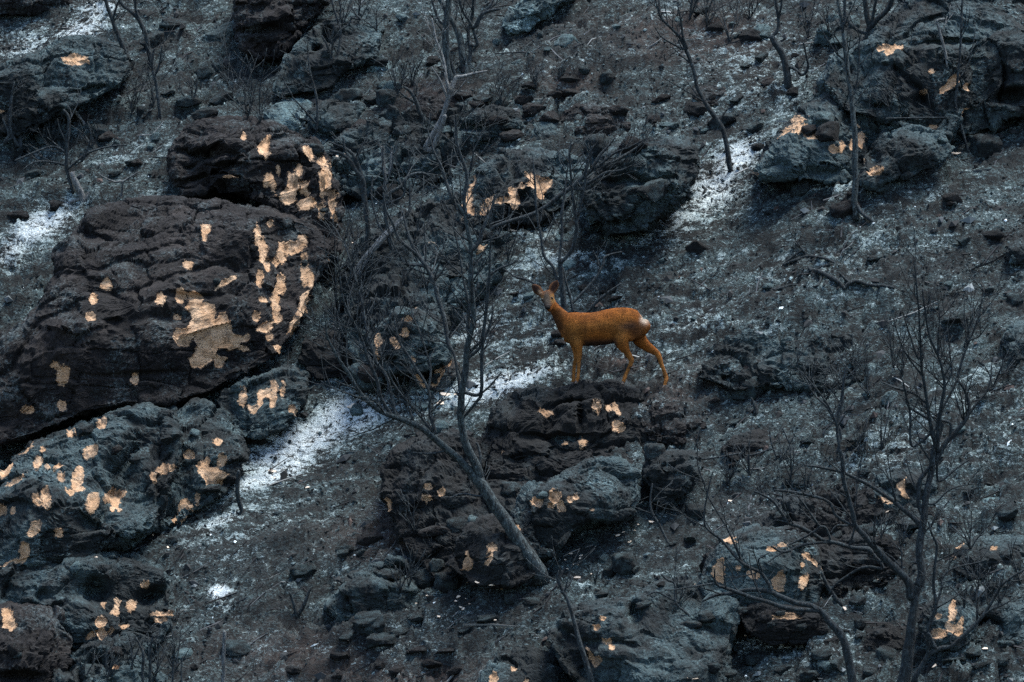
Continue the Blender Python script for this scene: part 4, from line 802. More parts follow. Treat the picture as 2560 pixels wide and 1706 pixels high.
tree('large leaning burnt tree at the picture centre, its thick trunk forking into two crowns', [
 ('T', '950,1612,25 915,1555,23 860,1480,22 815,1410,20 760,1330,19 700,1240,18 665,1195,17', .15),
 ('T', '665,1195,15 610,1135,13 550,1085,13 490,1030,12 440,990,11 380,965,11 310,940,9 240,905,9 175,840,8 115,745,6 62,660,5 30,590,3.5 20,480,2', 1.1),
 ('T', '690,1190,16 655,1110,15 625,1030,13 612,960,12 618,850,12 632,750,11 640,660,10 655,590,10 668,520,9 662,440,9 658,340,9 655,230,8 645,130,7 628,60,6 600,20,5', .8),
 ('T', '310,940,7 275,880,6 250,800,6 215,700,6 190,620,5 160,560,4.5 120,480,4 95,390,3 75,250,2', 1.5),
 ('T', '330,945,6 305,830,6 285,760,5.5 240,690,5 205,570,5 182,450,4.5 160,350,3.5 120,230,2.5 100,160,1.8', 1.5),
 ('T', '490,1030,6 475,990,5 420,920,4 345,835,4 310,780,3 280,690,2', 1.3),
 ('T', '500,1010,6 480,930,6 475,830,5 440,760,5 390,690,4.5 350,620,4 330,540,3 320,470,2', 1.4),
 ('T', '475,830,4.5 480,740,4 455,640,3.5 420,540,3 390,450,2', 1.2),
 ('T', '620,900,7 590,690,5 560,620,8 545,530,8 515,440,8 495,360,8 465,290,8 425,240,7 395,180,6 370,100,4 350,20,2.5', .9),
 ('T', '480,300,6 430,285,5.5 380,280,5 345,240,4 310,170,3 290,60,2', 1.0),
 ('T', '425,240,5 350,180,6 320,110,5 285,40,4 275,-30,2.5', .8),
 ('T', '655,225,8 690,185,8 708,130,7 730,85,6 745,40,4 765,-20,3', .8),
 ('T', '655,70,7 620,60,6.5 585,20,6 560,-50,6 530,-130,5 500,-200,4 470,-290,3 450,-360,2', .5),
 ('T', '632,60,7 628,0,6.5 640,-70,6.5 632,-140,6 605,-210,5.5 592,-290,4.5 590,-370,3', .5),
 ('T', '700,840,6 703,680,6 715,560,6 728,430,6 738,330,5 742,220,3.5 740,140,2', .7),
 ('T', '738,330,4.5 780,300,4 830,280,3 860,262,2', .6),
 ('T', '612,960,5 690,870,5 705,845,6', .1),
 ('T', '700,845,4 740,810,3.5 790,750,2', .4),
 ('T', '640,690,6 690,650,5.5 725,590,5 745,530,4 752,460,2.5', .6),
 ('T', '640,560,6 660,430,5.5 685,385,5 690,365,4', .2),
 ('T', '650,490,5 640,420,4.5 620,330,4 600,200,3.5 575,80,2.5', .6),
 ('T', '560,1090,4 480,1105,3.5 400,1100,2.5', .3), ('T', '690,1290,4 620,1280,3.5 565,1300,2.5', .3), ('T', '690,1190,6 700,1130,5 690,1080,4 680,1060,5', .1)], mat='char', dy=-.35, twigs=1.25)
tree('burnt sapling with several grey stems standing right behind the deer head', [
 ('E', '1530,640,16 1512,560,15 1500,420,15 1490,310,13 1485,255,12', .1),
 ('E', '1485,265,8 1500,140,8 1503,0,8 1515,-120,7 1530,-260,5 1545,-370,3.5 1550,-480,2', .8),
 ('E', '1500,275,10 1560,200,10 1590,110,10 1602,20,9 1580,-100,8 1562,-250,7 1555,-400,5 1562,-520,2.5', .8),
 ('E', '1602,20,7 1630,-120,6.5 1655,-260,6 1675,-400,5 1700,-480,2.5', .8),
 ('E', '1500,430,8 1470,390,9 1440,310,8 1385,230,8 1362,80,7 1345,0,6.5 1330,-180,6 1320,-300,4.5 1310,-420,2.5', .7),
 ('E', '1570,600,7 1560,510,7 1530,400,6 1512,320,6', .2),
 ('E', '1575,540,7 1640,475,7 1725,375,6.5 1770,290,6 1780,248,5.5 1820,225,4 1895,208,2.5', .5),
 ('E', '1660,610,8 1735,535,8 1800,480,7 1885,420,5', .4)], y=YD+.45)
tree('thin burnt branchlet reaching left from beside the deer ears', [('E', '1330,420,6 1270,392,6 1200,374,5 1160,345,4 1120,318,3', .3)], cat='branch', name='fallen_branch', trunk_part='stem', y=YD+.3)
tree('charred fallen tree lying against the flat-topped boulder, its branches fanning to the upper right', [
 ('B', '1060,1480,8 1150,1450,9 1300,1405,10 1400,1350,10 1500,1270,11 1580,1215,11 1650,1150,11', .2),
 ('B', '1650,1150,9 1740,1085,8 1830,1060,7 1920,1010,6 2020,940,4 2090,850,2.5', 1.2), ('B', '1640,1165,9 1700,1100,8 1750,1020,7 1800,960,5 1850,900,3', 1.2),
 ('B', '1600,1200,9 1690,1190,8 1790,1130,7 1900,1110,5 2000,1060,3', 1.0), ('B', '1610,1190,8 1660,1110,7 1690,1000,6 1720,900,3', 1.2),
 ('B', '1560,1225,8 1650,1240,7 1740,1180,6 1850,1130,4', .8), ('B', '1740,1085,6 1850,1000,5 1950,960,4 2060,900,2.5', 1.0)], mat='black', dy=-.15, y=YD+1.7)
tree('multi-stemmed burnt tree with thick dark trunks at the top centre', [
 ('B', '770,520,20 750,420,18 745,250,17 752,110,15 765,-40,14', .3),
 ('B', '870,490,18 855,380,17 838,270,16 800,160,15 740,60,14 690,-30,12', .5), ('B', '800,490,9 765,370,8 742,250,8', .2),
 ('B', '890,470,9 900,330,9 890,220,8 905,150,7 935,0,6', .9), ('B', '950,290,8 905,160,7 850,60,6 820,-40,4', 1.2), ('B', '760,180,7 700,130,6 660,20,5 640,-60,4', .9),
 ('B', '940,170,10 980,95,9 1040,70,8 1090,60,6', .8), ('B', '985,95,7 1040,30,6 1070,-40,4', .8), ('B', '910,150,7 925,40,7 925,-50,5', .8)], mat='char')
tree('pair of pale scorched stems leaning together below the top centre tree', [
 ('B', '615,960,14 660,880,13 715,770,12 745,690,11 765,620,11 775,580,10', .2), ('B', '650,985,12 700,870,11 735,760,11', .1), ('B', '775,600,10 800,540,9 815,505,9 860,500,8 930,480,6 1010,465,4', .4),
 ('B', '770,600,7 745,500,7 720,380,6 680,250,5 650,120,3.5', .9), ('B', '755,640,7 730,580,6 690,500,5 650,440,3', .9)], mat='pale')
tree('forked black sapling leaning left of the pale twin stems', [('B', '600,780,10 575,740,10 550,670,9 510,600,8 470,570,5', 1.4), ('B', '550,680,7 490,640,5 440,600,3', 1.2), ('B', '535,640,6 540,570,5 535,520,3', 1.0), ('B', '590,790,6 580,860,7 600,960,7 640,1040,7 700,1130,6', .2)], mat='black')
tree('slender burnt tree curving out of the white ash in the upper right', [
 ('C', '435,1110,13 415,990,12 395,880,11 370,820,12 290,700,11 225,590,10 195,450,9 145,330,10', .2),
 ('C', '145,330,8 95,240,7 40,180,6 -20,110,5 -60,-20,3', 1.0), ('C', '150,310,7 125,230,6 112,130,5 90,40,3', 1.0), ('C', '120,320,6 60,290,5 -10,245,4 -60,180,2.5', 1.0),
 ('C', '-20,110,5 -30,20,5 -35,-60,4', .6), ('C', '360,800,5 400,730,4 430,700,2.5', .5)], mat='black')
tree('tall straight burnt tree standing in front of the upper right outcrop', [
 ('C', '1255,1400,15 1240,1320,14 1248,1200,14 1252,1050,14 1250,900,13 1232,700,12 1205,500,11 1182,300,10 1160,150,9 1142,30,7 1135,-60,6', .25),
 ('C', '1172,200,7 1180,80,7 1185,-50,6', .5), ('C', '1240,1320,9 1290,1390,9 1340,1430,8 1390,1470,6', 0), ('C', '1250,600,5 1270,450,4 1275,300,4 1285,230,3', .6), ('C', '1235,690,4 1290,620,3 1340,540,2.5', .7)], mat='char', dy=-.05)
tree('thin dead sapling rising through the right part of the outcrop', [('C', '1985,985,6 1955,880,6.5 1925,760,6 1905,650,6 1925,470,6 1938,250,5.5 1948,30,5 1955,-60,4', .5), ('C', '1930,775,5 1800,770,4 1600,772,3.5 1450,775,3', .2)], mat='char')
tree('snapped dead stem hooked on the upper face of the outcrop', [('C', '1850,415,6 1832,340,6 1815,260,6 1798,190,6 1785,140,6 1830,125,5', .4)], mat='pale', cat='branch', name='dead_stick', trunk_part='stem')
tree('broken burnt stump with a jagged top beside the crumbling rock at the top right', [
 ('C', '815,560,18 800,450,17 770,350,16 735,290,15 705,240,14', 0), ('C', '705,240,9 740,200,8 745,110,8 730,0,7 720,-60,6', .6), ('C', '790,430,8 850,450,8 905,490,7 940,440,6 930,370,5 910,280,4', .4), ('C', '745,120,6 765,40,5 770,-60,4', .6)], mat='black')
tree('cluster of black trunks fanning out at the top edge left of the outcrop', [
 ('C', '1335,230,14 1345,180,14 1325,90,13 1305,-40,12', .4), ('C', '1340,190,13 1400,120,13 1460,60,12 1510,-40,10', .4), ('C', '1320,220,9 1270,200,9 1215,150,8 1190,90,7', .4), ('C', '1340,200,8 1370,90,7 1400,-40,6', .6)], mat='black')
tree('dark curved burnt tree left of two at the top left', [('A', '815,345,12 800,300,12 770,220,11 735,130,10 700,50,9 680,-40,8', .3), ('A', '735,140,6 760,50,5 800,-40,4', .8)], mat='black')
tree('dark curved burnt tree right of two at the top left', [('A', '985,420,12 972,330,11 955,240,11 915,140,10 860,80,9 800,30,8 760,-40,7', .3), ('A', '915,140,7 890,60,6 885,-40,5', .8)], mat='black')
tree('thin grey sapling on the slope below the two dark top left trees', [('A', '1045,770,8 1035,640,8 1020,550,8 1000,450,7 1000,350,5 1010,320,3', .8), ('A', '1010,500,5 1040,420,5 1060,300,3', 1.0)], mat='char')
tree('pale twisted branch standing out from a clump of stems below the long upper left boulder', [
 ('A', '545,800,7 500,740,9 450,710,11 415,670,11 385,640,10 360,600,9 330,575,8 300,590,6 280,580,4', .3), ('A', '330,575,6 320,520,5 290,470,4 270,440,2.5', .8)], mat='pale', cat='branch', name='dead_branch', trunk_part='stem')
tree('clump of upright burnt stems in front of the long upper left boulder', [
 ('A', '465,735,11 440,650,10 425,560,9 400,450,7 390,330,5 385,230,3', 1.1), ('A', '470,730,10 465,620,9 450,520,7 460,400,5 455,280,3', 1.1), ('A', '450,720,9 455,640,8 470,550,6 480,480,3', 1.0), ('A', '440,660,8 410,620,7 350,500,5 330,380,3', 1.0)], mat='char')
tree('tall thin stem rising from a split stump at the left', [
 ('A', '475,1240,8 450,1150,9 432,1080,9 445,900,8 450,780,7 415,720,6', .4), ('A', '440,1010,5 350,960,5 240,990,4 100,1050,3', .6), ('A', '450,1100,6 520,1040,5 600,990,5 740,955,4 830,950,2.5', .6), ('A', '432,1080,5 340,1060,5 230,1060,4 150,1110,3', .6), ('A', '540,1050,5 590,900,4 570,800,3', .6)], mat='char')
tree('split stump with a bleached tip standing in ash at the left', [('A', '545,1310,17 520,1250,16 490,1180,12 470,1130,8', 0), ('A', '560,1300,14 600,1260,15 640,1280,12 690,1290,6', 0), ('A', '500,1310,9 440,1325,6 375,1295,4', 0)], mat='pale', cat='stump', name='burnt_stump', knob=.3)
tree('leafless stems in front of the shadow at the far left edge', [('A', '70,860,8 65,720,8 75,630,6 95,540,4', .9), ('A', '135,960,8 125,800,8 118,680,7 105,560,4', .9), ('A', '30,930,8 60,880,7 20,780,5', .8), ('A', '150,910,6 180,860,5', .4)], mat='char')
tree('little pale Y-shaped sapling on the slope left of the capstone', [('A', '795,1275,6 800,1190,6 760,1190,5 700,1170,4 650,1140,3', .5), ('A', '800,1190,5 850,1160,4 905,1125,2.5', .5)], mat='pale')
tree('twisted dark sapling bending over between the capstone and the middle slope', [
 ('B', '225,1620,11 235,1500,11 225,1360,12 205,1270,13 200,1170,12 165,1120,10 120,1050,9 60,1005,8 -10,985,6', .3), ('B', '195,1150,8 150,1030,8 100,980,7 30,950,5 -20,930,4', .5), ('B', '180,1120,7 90,1000,6 70,900,5', .5)], mat='black')
tree('tangled burnt shrub with arching stems left of the main tree crown', [
 ('B', '400,1640,9 370,1560,9 350,1420,9 350,1300,9 400,1250,8 450,1220,8 480,1170,8 530,1140,7 590,1132,6 640,1150,4', .9), ('B', '350,1330,8 420,1310,6 470,1270,5 485,1170,4', .8), ('B', '350,1310,7 345,1180,7 335,1090,7 335,960,6', .8), ('B', '370,1560,6 440,1460,6 500,1390,5 510,1280,4 505,1180,3', .8), ('B', '340,1240,5 370,1170,5 400,1060,4 400,960,3', .9), ('B', '390,1600,6 300,1450,5 260,1300,4 265,1150,3', .9)], mat='char')
tree('bleached thin stem above the tangled shrub', [('B', '345,1200,7 342,1120,8 335,1040,8 330,960,6', .3), ('B', '370,1130,5 385,1040,5 390,960,3', .4)], mat='pale', dy=-.1)
tree('pale bleached log leaning up the slope behind the main tree, upper of two', [('E', '150,330,11 200,260,12 280,170,12 360,80,12 460,-10,11', .1)], mat='pale', cat='log', name='fallen_log', trunk_part='log', dy=-.1)
tree('pale bleached log leaning up the slope behind the main tree, lower of two', [('E', '180,340,9 240,240,10 330,130,10 400,60,9 440,20,8', .1)], mat='pale', cat='log', name='fallen_log', trunk_part='log', dy=-.15)
tree('big burnt tree at the lower right with a tall forked crown', [
 ('I', '1555,1600,56 1580,1480,50 1600,1330,43 1620,1200,37 1632,1100,33 1645,1010,30 1660,940,29', .1),
 ('I', '1660,940,26 1682,860,24 1668,730,22 1680,600,21 1700,480,20 1708,400,19 1730,260,18 1752,160,17 1765,50,17 1785,-20,16 1810,-120,15', .4),
 ('I', '1610,1010,24 1600,930,23 1570,880,21 1490,800,20 1400,710,18 1310,610,16 1250,540,14 1235,470,13 1200,350,12 1172,230,12 1165,120,11 1150,50,11', .6),
 ('I', '1150,50,9 1130,-50,9 1128,-120,9 1105,-180,7 1040,-290,5 950,-400,4 880,-480,2', 1.1), ('I', '1130,-130,8 1155,-210,7 1170,-330,6 1185,-430,4 1195,-540,2.5', 1.0),
 ('I', '1690,560,13 1610,480,13 1540,420,12 1440,350,11 1330,275,10 1190,205,9 1030,165,8 920,150,5', .6),
 ('I', '1240,550,8 1130,480,8 1080,390,8 940,345,9 800,320,8 720,315,5', .6), 
 ('I', '1700,500,14 1665,400,12 1670,260,13 1700,210,12 1740,160,10', .2),
 ('F', '1790,1500,16 1760,1400,13 1730,1250,10 1702,1060,9 1682,920,8 1672,700,6 1650,450,5 1632,240,3', .9),
 ('F', '1785,1470,13 1800,1300,11 1830,1110,10 1815,980,8 1790,900,8 1740,780,7 1710,640,6 1690,450,4', .9),
 ('F', '1780,1560,16 1830,1470,15 1890,1400,14 1960,1320,12 1990,1250,11 1982,1160,10 1955,1090,9 1920,1040,9 1950,920,7 1990,800,7 2040,680,6 2070,560,4 2085,450,2.5', .8),
 ('F', '1985,1280,8 2050,1190,7 2105,1130,6 2135,1040,5 2140,950,3', .8), ('F', '1800,1260,8 1880,1120,7 1920,1040,7', .3),
 ('F', '1715,1200,9 1640,1140,8 1560,1115,8 1480,1085,6 1420,1060,4', 1.0), ('F', '1690,1020,7 1600,900,6 1540,780,5 1500,640,3', 1.2), ('F', '1660,900,6 1610,760,5 1560,600,3', 1.1),
 ('F', '1830,1100,6 1880,1000,5 1870,880,5 1850,700,3', .9), ('F', '1790,900,6 1790,760,5 1800,620,3 1780,480,2', .9), ('F', '1980,820,5 1965,700,4 1960,500,2.5', .8), ('F', '1990,790,5 2060,760,4 2120,680,2.5', .8),
 ('F', '1870,1400,9 1870,1330,8 1800,1310,7 1760,1290,6', .3), ('F', '1720,1300,7 1600,1220,6 1580,1120,5 1540,1000,3', .9), ('F', '1740,1400,8 1620,1480,7 1610,1300,7 1590,1180,6 1560,1080,4', .6),
 ('I', '1790,90,8 1790,240,7 1830,240,7 1900,180,6 1990,115,4', .4), ('I', '1770,400,6 1840,330,5 1920,290,4 2040,270,3', .5)], mat='black', dy=-.35, twigs=1.15)
tree('crooked side stem springing from the foot of the big right tree', [
 ('I', '1640,1540,16 1690,1450,15 1730,1390,14 1800,1350,14 1870,1335,13 1930,1290,12 2000,1225,11 2060,1160,10 2110,1090,9 2170,990,9 2210,930,8 2290,870,7 2380,820,5', .6),
 ('I', '1730,1250,11 1745,1170,11 1775,1060,10 1762,950,9 1770,830,8 1785,680,8 1755,600,7 1730,520,6', .6), ('I', '1720,1400,9 1725,1310,10 1730,1250,11', 0), ('I', '1780,1050,8 1810,960,7 1815,900,6 1860,840,6 1930,812,5 2030,790,4 2120,765,3', .6),
 ('I', '2060,1160,7 2130,1100,6 2200,1070,5 2290,1020,3', .7), ('I', '1815,950,5 1870,945,4 1930,1000,4 2010,1065,2.5', .3), ('I', '1890,1330,6 1870,1290,5 1900,1240,3', .3), ('I', '1775,1350,6 1720,1290,5 1690,1250,3', .2), ('I', '1780,780,5 1860,740,4 1940,700,3', .5)], mat='black', dy=-.5)
tree('fallen dark trunk arching over the rocks at the lower right, twigs rising from it', [
 ('I', '1240,1640,26 1215,1480,25 1190,1330,23 1140,1240,22 1080,1170,19 1030,1110,17 960,1070,16 860,1050,15 760,1010,14 680,975,13 560,965,12 440,985,10 340,1000,8 250,1040,6', .1),
 ('I', '1000,1100,14 900,1095,13 790,1085,13 680,1045,12 570,1015,11 470,975,10 400,950,9 340,920,6 330,830,4', .4),
 ('I', '700,965,10 665,900,9 630,850,9 580,825,9 500,780,9 440,720,8 370,640,8 300,580,7 265,530,6 268,420,5 290,310,5 320,190,3', .8),
 ('I', '505,780,8 470,680,7 410,560,6 360,470,6 310,390,5 280,330,5 250,240,5 220,140,4 218,0,3', .6), ('I', '630,850,6 600,850,5 595,900,4 610,945,3', .2), ('I', '640,840,5 620,770,5 650,745,4 690,720,3', .2),
 ('I', '340,920,6 250,935,6 150,950,5 20,970,3', .6), ('I', '1040,1120,6 990,1090,5 960,1065,4', 0), ('I', '505,1040,4 480,1080,4 450,1105,3', 0)], mat='black', dy=-.45)
tree('black branch crossing above the charcoal boulder at the lower right', [
 ('I', '1340,700,15 1240,690,12 1130,660,11 1040,640,11 960,590,11 880,550,10 820,530,9 770,460,9 720,390,8 660,350,7 590,320,5', .6),
 ('I', '1090,655,8 980,660,8 880,680,8 780,720,8 700,680,5', .3), ('I', '780,715,7 720,755,5 680,785,3', .2), ('I', '1080,620,7 1050,560,7 1010,545,8 960,470,6 900,390,5 860,340,4 800,250,3', .5), ('I', '1000,570,7 930,615,7 820,668,5', .1),
 ('I', '1250,540,6 1190,545,6 1130,545,5 1090,590,4', .1), ('I', '830,530,6 740,510,5 690,540,4', .3), ('I', '1430,820,9 1340,815,8 1270,830,8 1190,880,7 1120,930,6 1080,990,5', .2)], mat='black', dy=-.4, cat='branch', name='burnt_branch', trunk_part='stem')
tree('bare twisted stub standing among the stones left of the big right trunk', [('I', '1150,1050,14 1110,1000,13 1080,950,11 1050,900,9 1030,850,6', .2), ('I', '1210,1400,6 1215,1300,6 1210,1200,5 1190,1160,4', .3)], mat='black', cat='snag', name='burnt_snag')
tree('thin dark sapling with a doubled stem at the bottom centre', [('H', '1710,1620,14 1680,1500,13 1650,1390,12 1620,1300,11 1585,1190,10 1560,1100,9 1535,1020,8 1505,970,8 1485,900,7 1500,840,4', .4), ('H', '1505,975,6 1550,930,5 1570,880,3', .4), ('H', '1600,1280,5 1560,1255,4', .1), ('H', '1510,960,5 1470,910,4 1480,840,3', .4)], mat='char')
tree('bent burnt switch hanging in front of the broad pitted boulder', [('H', '2330,1130,5 2250,1050,5 2235,930,5 2190,900,5 2150,860,4', .5), ('H', '2240,1040,4 2130,980,4 2060,1000,3', .4)], mat='char', cat='branch', name='dead_stick', trunk_part='stem')
tree('twiggy dead stem on the brown slope right of the smooth charcoal boulder', [('H', '2200,660,6 2170,600,6 2130,530,6 2090,460,6 2080,380,5 2095,270,3', .7), ('H', '2130,530,4 2190,400,3', .5)], mat='char')
tree('short black post-like stump beside the big pinkish bare patch', [('G', '1582,455,10 1565,400,11 1553,330,10 1552,260,10 1560,190,8', 0)], mat='black', cat='stump', name='burnt_stump')
tree('pale straight stick standing alone at the bottom left', [('G', '1450,1600,9 1458,1480,9 1460,1370,9 1465,1240,8', .05)], mat='pale', cat='stick', name='dead_stick', trunk_part='stem')
tree('small fork of grey stems in front of the spotted bottom left boulder', [('G', '935,1600,6 932,1480,7 935,1390,7 915,1330,5 890,1280,3', .5), ('G', '975,1600,7 978,1480,7 982,1350,6 1000,1265,4', .5), ('G', '1110,1600,6 1130,1470,5 1140,1360,4 1135,1320,3', .5), ('G', '1180,1600,5 1185,1480,4 1190,1400,3', .3)], mat='char')
tree('V-shaped black snag on the dark slope at the lower middle left', [('G', '1940,1120,12 1920,1060,9 1890,980,5', .1), ('G', '1950,1115,11 1990,1050,9 2030,950,5', .1)], mat='black', cat='snag', name='burnt_snag')
tree('zigzag fallen branch lying on the open slope at the right', [
 ('F', '1180,455,12 1130,400,13 1080,370,13 1010,335,13 955,325,12 935,250,11 900,195,9 860,150,5', .2), ('F', '1185,440,11 1210,415,11 1260,400,11 1340,425,10 1430,432,9 1500,445,6', .2), ('F', '945,345,9 1010,315,9 1070,295,8 1100,290,5', .1), ('F', '780,290,7 850,265,8 930,240,9 1010,245,8 1080,265,7 1140,300,5', .2), ('F', '1210,405,7 1180,380,6 1150,350,4', .1), ('F', '1000,430,6 920,430,6 830,425,4', .1), ('F', '690,460,7 760,450,8 830,425,6', .1)],
 mat='black', cat='branch', name='fallen_branch', trunk_part='stem', lie=True)
tree('small black snag poking up from the open slope right of the deer rock', [('F', '605,1270,18 600,1235,14 585,1200,8 570,1165,5', 0)], mat='black', cat='snag', name='burnt_snag')
tree('bare burnt bush on the right slope left of the big right tree', [
 ('F', '1140,1500,10 1150,1380,10 1115,1310,10 1135,1250,9 1160,1160,8 1175,1060,7 1190,950,4', .9), ('F', '1115,1310,7 1060,1220,6 990,1150,5 930,1050,4 870,970,2.5', .8), ('F', '1110,1320,6 1050,1380,5 1045,1420,3', .3)], mat='char', dy=-.1)
tree('leafless upright burnt stems at the middle left of the right slope bush', [('F', '735,1560,6 700,1450,6 690,1380,4', .4), ('F', '830,1520,6 800,1420,5 770,1360,4', .5), ('F', '545,1540,5 530,1480,4', .3), ('F', '215,1560,5 225,1430,5 240,1360,4', .3)], mat='char')
# saplings of the upper slope, traced stem by stem
tree('forked grey sapling on the slope right of the leaning slab', [('M', '720,640,9 690,540,8 650,420,7 600,330,5', .4), ('M', '725,640,8 740,520,8 765,380,7 775,280,7 740,190,8 700,60,7 690,-30,6', .6), ('M', '690,540,5 700,400,5 710,220,4', .4), ('M', '780,270,6 850,220,5 870,150,4', .3), ('M', '960,180,7 910,130,6 870,70,4', .4), ('M', '760,200,6 770,90,6 750,-20,5', .5)], mat='char')
tree('blue-grey bent sapling below the leaning slab', [('M', '550,1170,8 560,1050,9 555,930,8 530,800,7 500,690,6 480,560,5 470,430,4', .8), ('M', '545,1120,7 480,1050,6 400,960,5 330,880,3', .7), ('M', '320,860,6 280,790,5 240,700,3', .5)], mat='char')
# burnt shrubs left over on the slope
scrub('small burnt shrub of thin bare stems on the dim slope between the long upper left boulder and the capstone', 'A', '860,740,.8 1000,700,1 1250,720,1 1520,640,1.3 1620,760,1.4 1700,800,1.2 600,960,.8 330,950,.7 90,980,1', .62, group='thin shrubs on the upper left slope')
scrub('wispy burnt shrub among the stones near the top centre', 'B', '60,180,1 170,160,1.2 290,200,.8 430,620,1 1110,680,.9 820,1010,1.3 900,1130,1.1 480,1180,1.1 520,560,.7 1330,560,.5 1480,510,.4', .6, group='wispy shrubs near the top centre')
scrub('wispy burnt shrub at the top right below the frame edge', 'C', '170,120,1.1 280,170,1 430,280,1.2 560,120,.9 940,240,.9 1080,240,.9 1480,720,.7 1340,800,.8', .62, group='wispy shrubs at the top right')
scrub('tangle of thin burnt stems between the huge left boulder and the main tree', 'E', '30,640,1.2 170,560,1.1 60,900,1 20,420,1.1 130,380,1.2 620,440,.8 1150,260,.9 1060,160,1', .78, group='thin stems between the huge boulder and the main tree')
scrub('little burnt shrub of bare twigs on the lower right rubble', 'I', '90,1060,.8 420,260,.9 560,220,.8 830,240,.9 760,130,.9 920,320,.8 2000,700,.9 2110,1000,.9 2050,960,.8 1560,660,.7 1420,620,.7 2320,900,.8 2190,1050,.6 1960,1080,.5', .55, group='bare twigs on the lower right rubble')
scrub('short bare burnt twigs at the bottom left', 'G', '700,1560,.9 1010,1540,1 1140,1500,.9 860,1480,.7 560,1540,.7', .6, group='twigs at the bottom left')
scrub('thin bare burnt stems sprouting from the dark rocks in the lower middle', 'H', '500,940,.9 540,580,.7 1890,520,.6 2150,430,.6 1030,1040,.4 1720,930,.6 450,960,.6', .6, group='thin stems in the lower middle')
scrub('bare burnt twigs rising in front of the big right tree crown', 'F', '960,1120,.8 1250,1020,1 1330,1130,1.1 1500,960,.9 1560,1010,1 1960,830,1.2 2150,1100,.9 1420,1500,1 1270,1530,.8 1050,1180,.7', .6, group='twigs around the big right tree crown')
# ------------------------------------------------------------------ the roe deer
_f = np.array([t for t in np.linspace(.3, -.4, 71) if ground_z(world_at(1662, 967, YD)[0], YD+.05+t) <= world_at(1662, 967, YD)[2]+.012])
YD = YD+(float(_f[0]) if len(_f) else -.1)      # the hind foot rests on the ground
MD = mpp(YD); DK = ZONES['Q'][2]*MD      # zone-Q units to metres at the deer
def dp(x, y, d=0.0): return world_at(1280+ZONES['Q'][2]*x, 660+ZONES['Q'][2]*y, YD+d)
def loft(secs, sides=20, sub=5):
    """secs rows: x, y, depth m, in-plane radius, depth radius m"""
    A = spline(np.array([[*dp(s[0], s[1], s[2]), s[3]*DK, s[4]] for s in secs]), sub); C, R1, R2 = A[:, :3], A[:, 3], A[:, 4]
    Tn = np.gradient(C, axis=0); Tn /= np.linalg.norm(Tn, axis=1)[:, None]
    N = np.cross(Tn, np.array((0, 1.0, 0))); ln = np.linalg.norm(N, axis=1); N[ln < .1] = (1, 0, 0); N /= np.linalg.norm(N, axis=1)[:, None]
    B = np.cross(N, Tn); th = np.linspace(0, 2*math.pi, sides, endpoint=False)
    V = C[:, None]+np.cos(th)[None, :, None]*R1[:, None, None]*N[:, None]+np.sin(th)[None, :, None]*R2[:, None, None]*B[:, None]
    n = len(C); i = np.arange(n-1)[:, None]*sides; j = np.arange(sides)[None]; k = (j+1) % sides
    Q = np.stack([i+j, i+k, i+sides+k, i+sides+j], 2).reshape(-1, 4); V = np.vstack([V.reshape(-1, 3), C[0]-Tn[0]*min(R1[0], R2[0])*.5, C[-1]+Tn[-1]*min(R1[-1], R2[-1])*.5])
    a0, a1 = n*sides, n*sides+1
    F = np.array([((a+1) % sides, a, a0) for a in range(sides)]+[((n-1)*sides+a, (n-1)*sides+(a+1) % sides, a1) for a in range(sides)])
    return V, Q, F
def prof(rows): return [(x, (t+b)/2, 0, (b-t)/2, w) for x, t, b, w in rows]
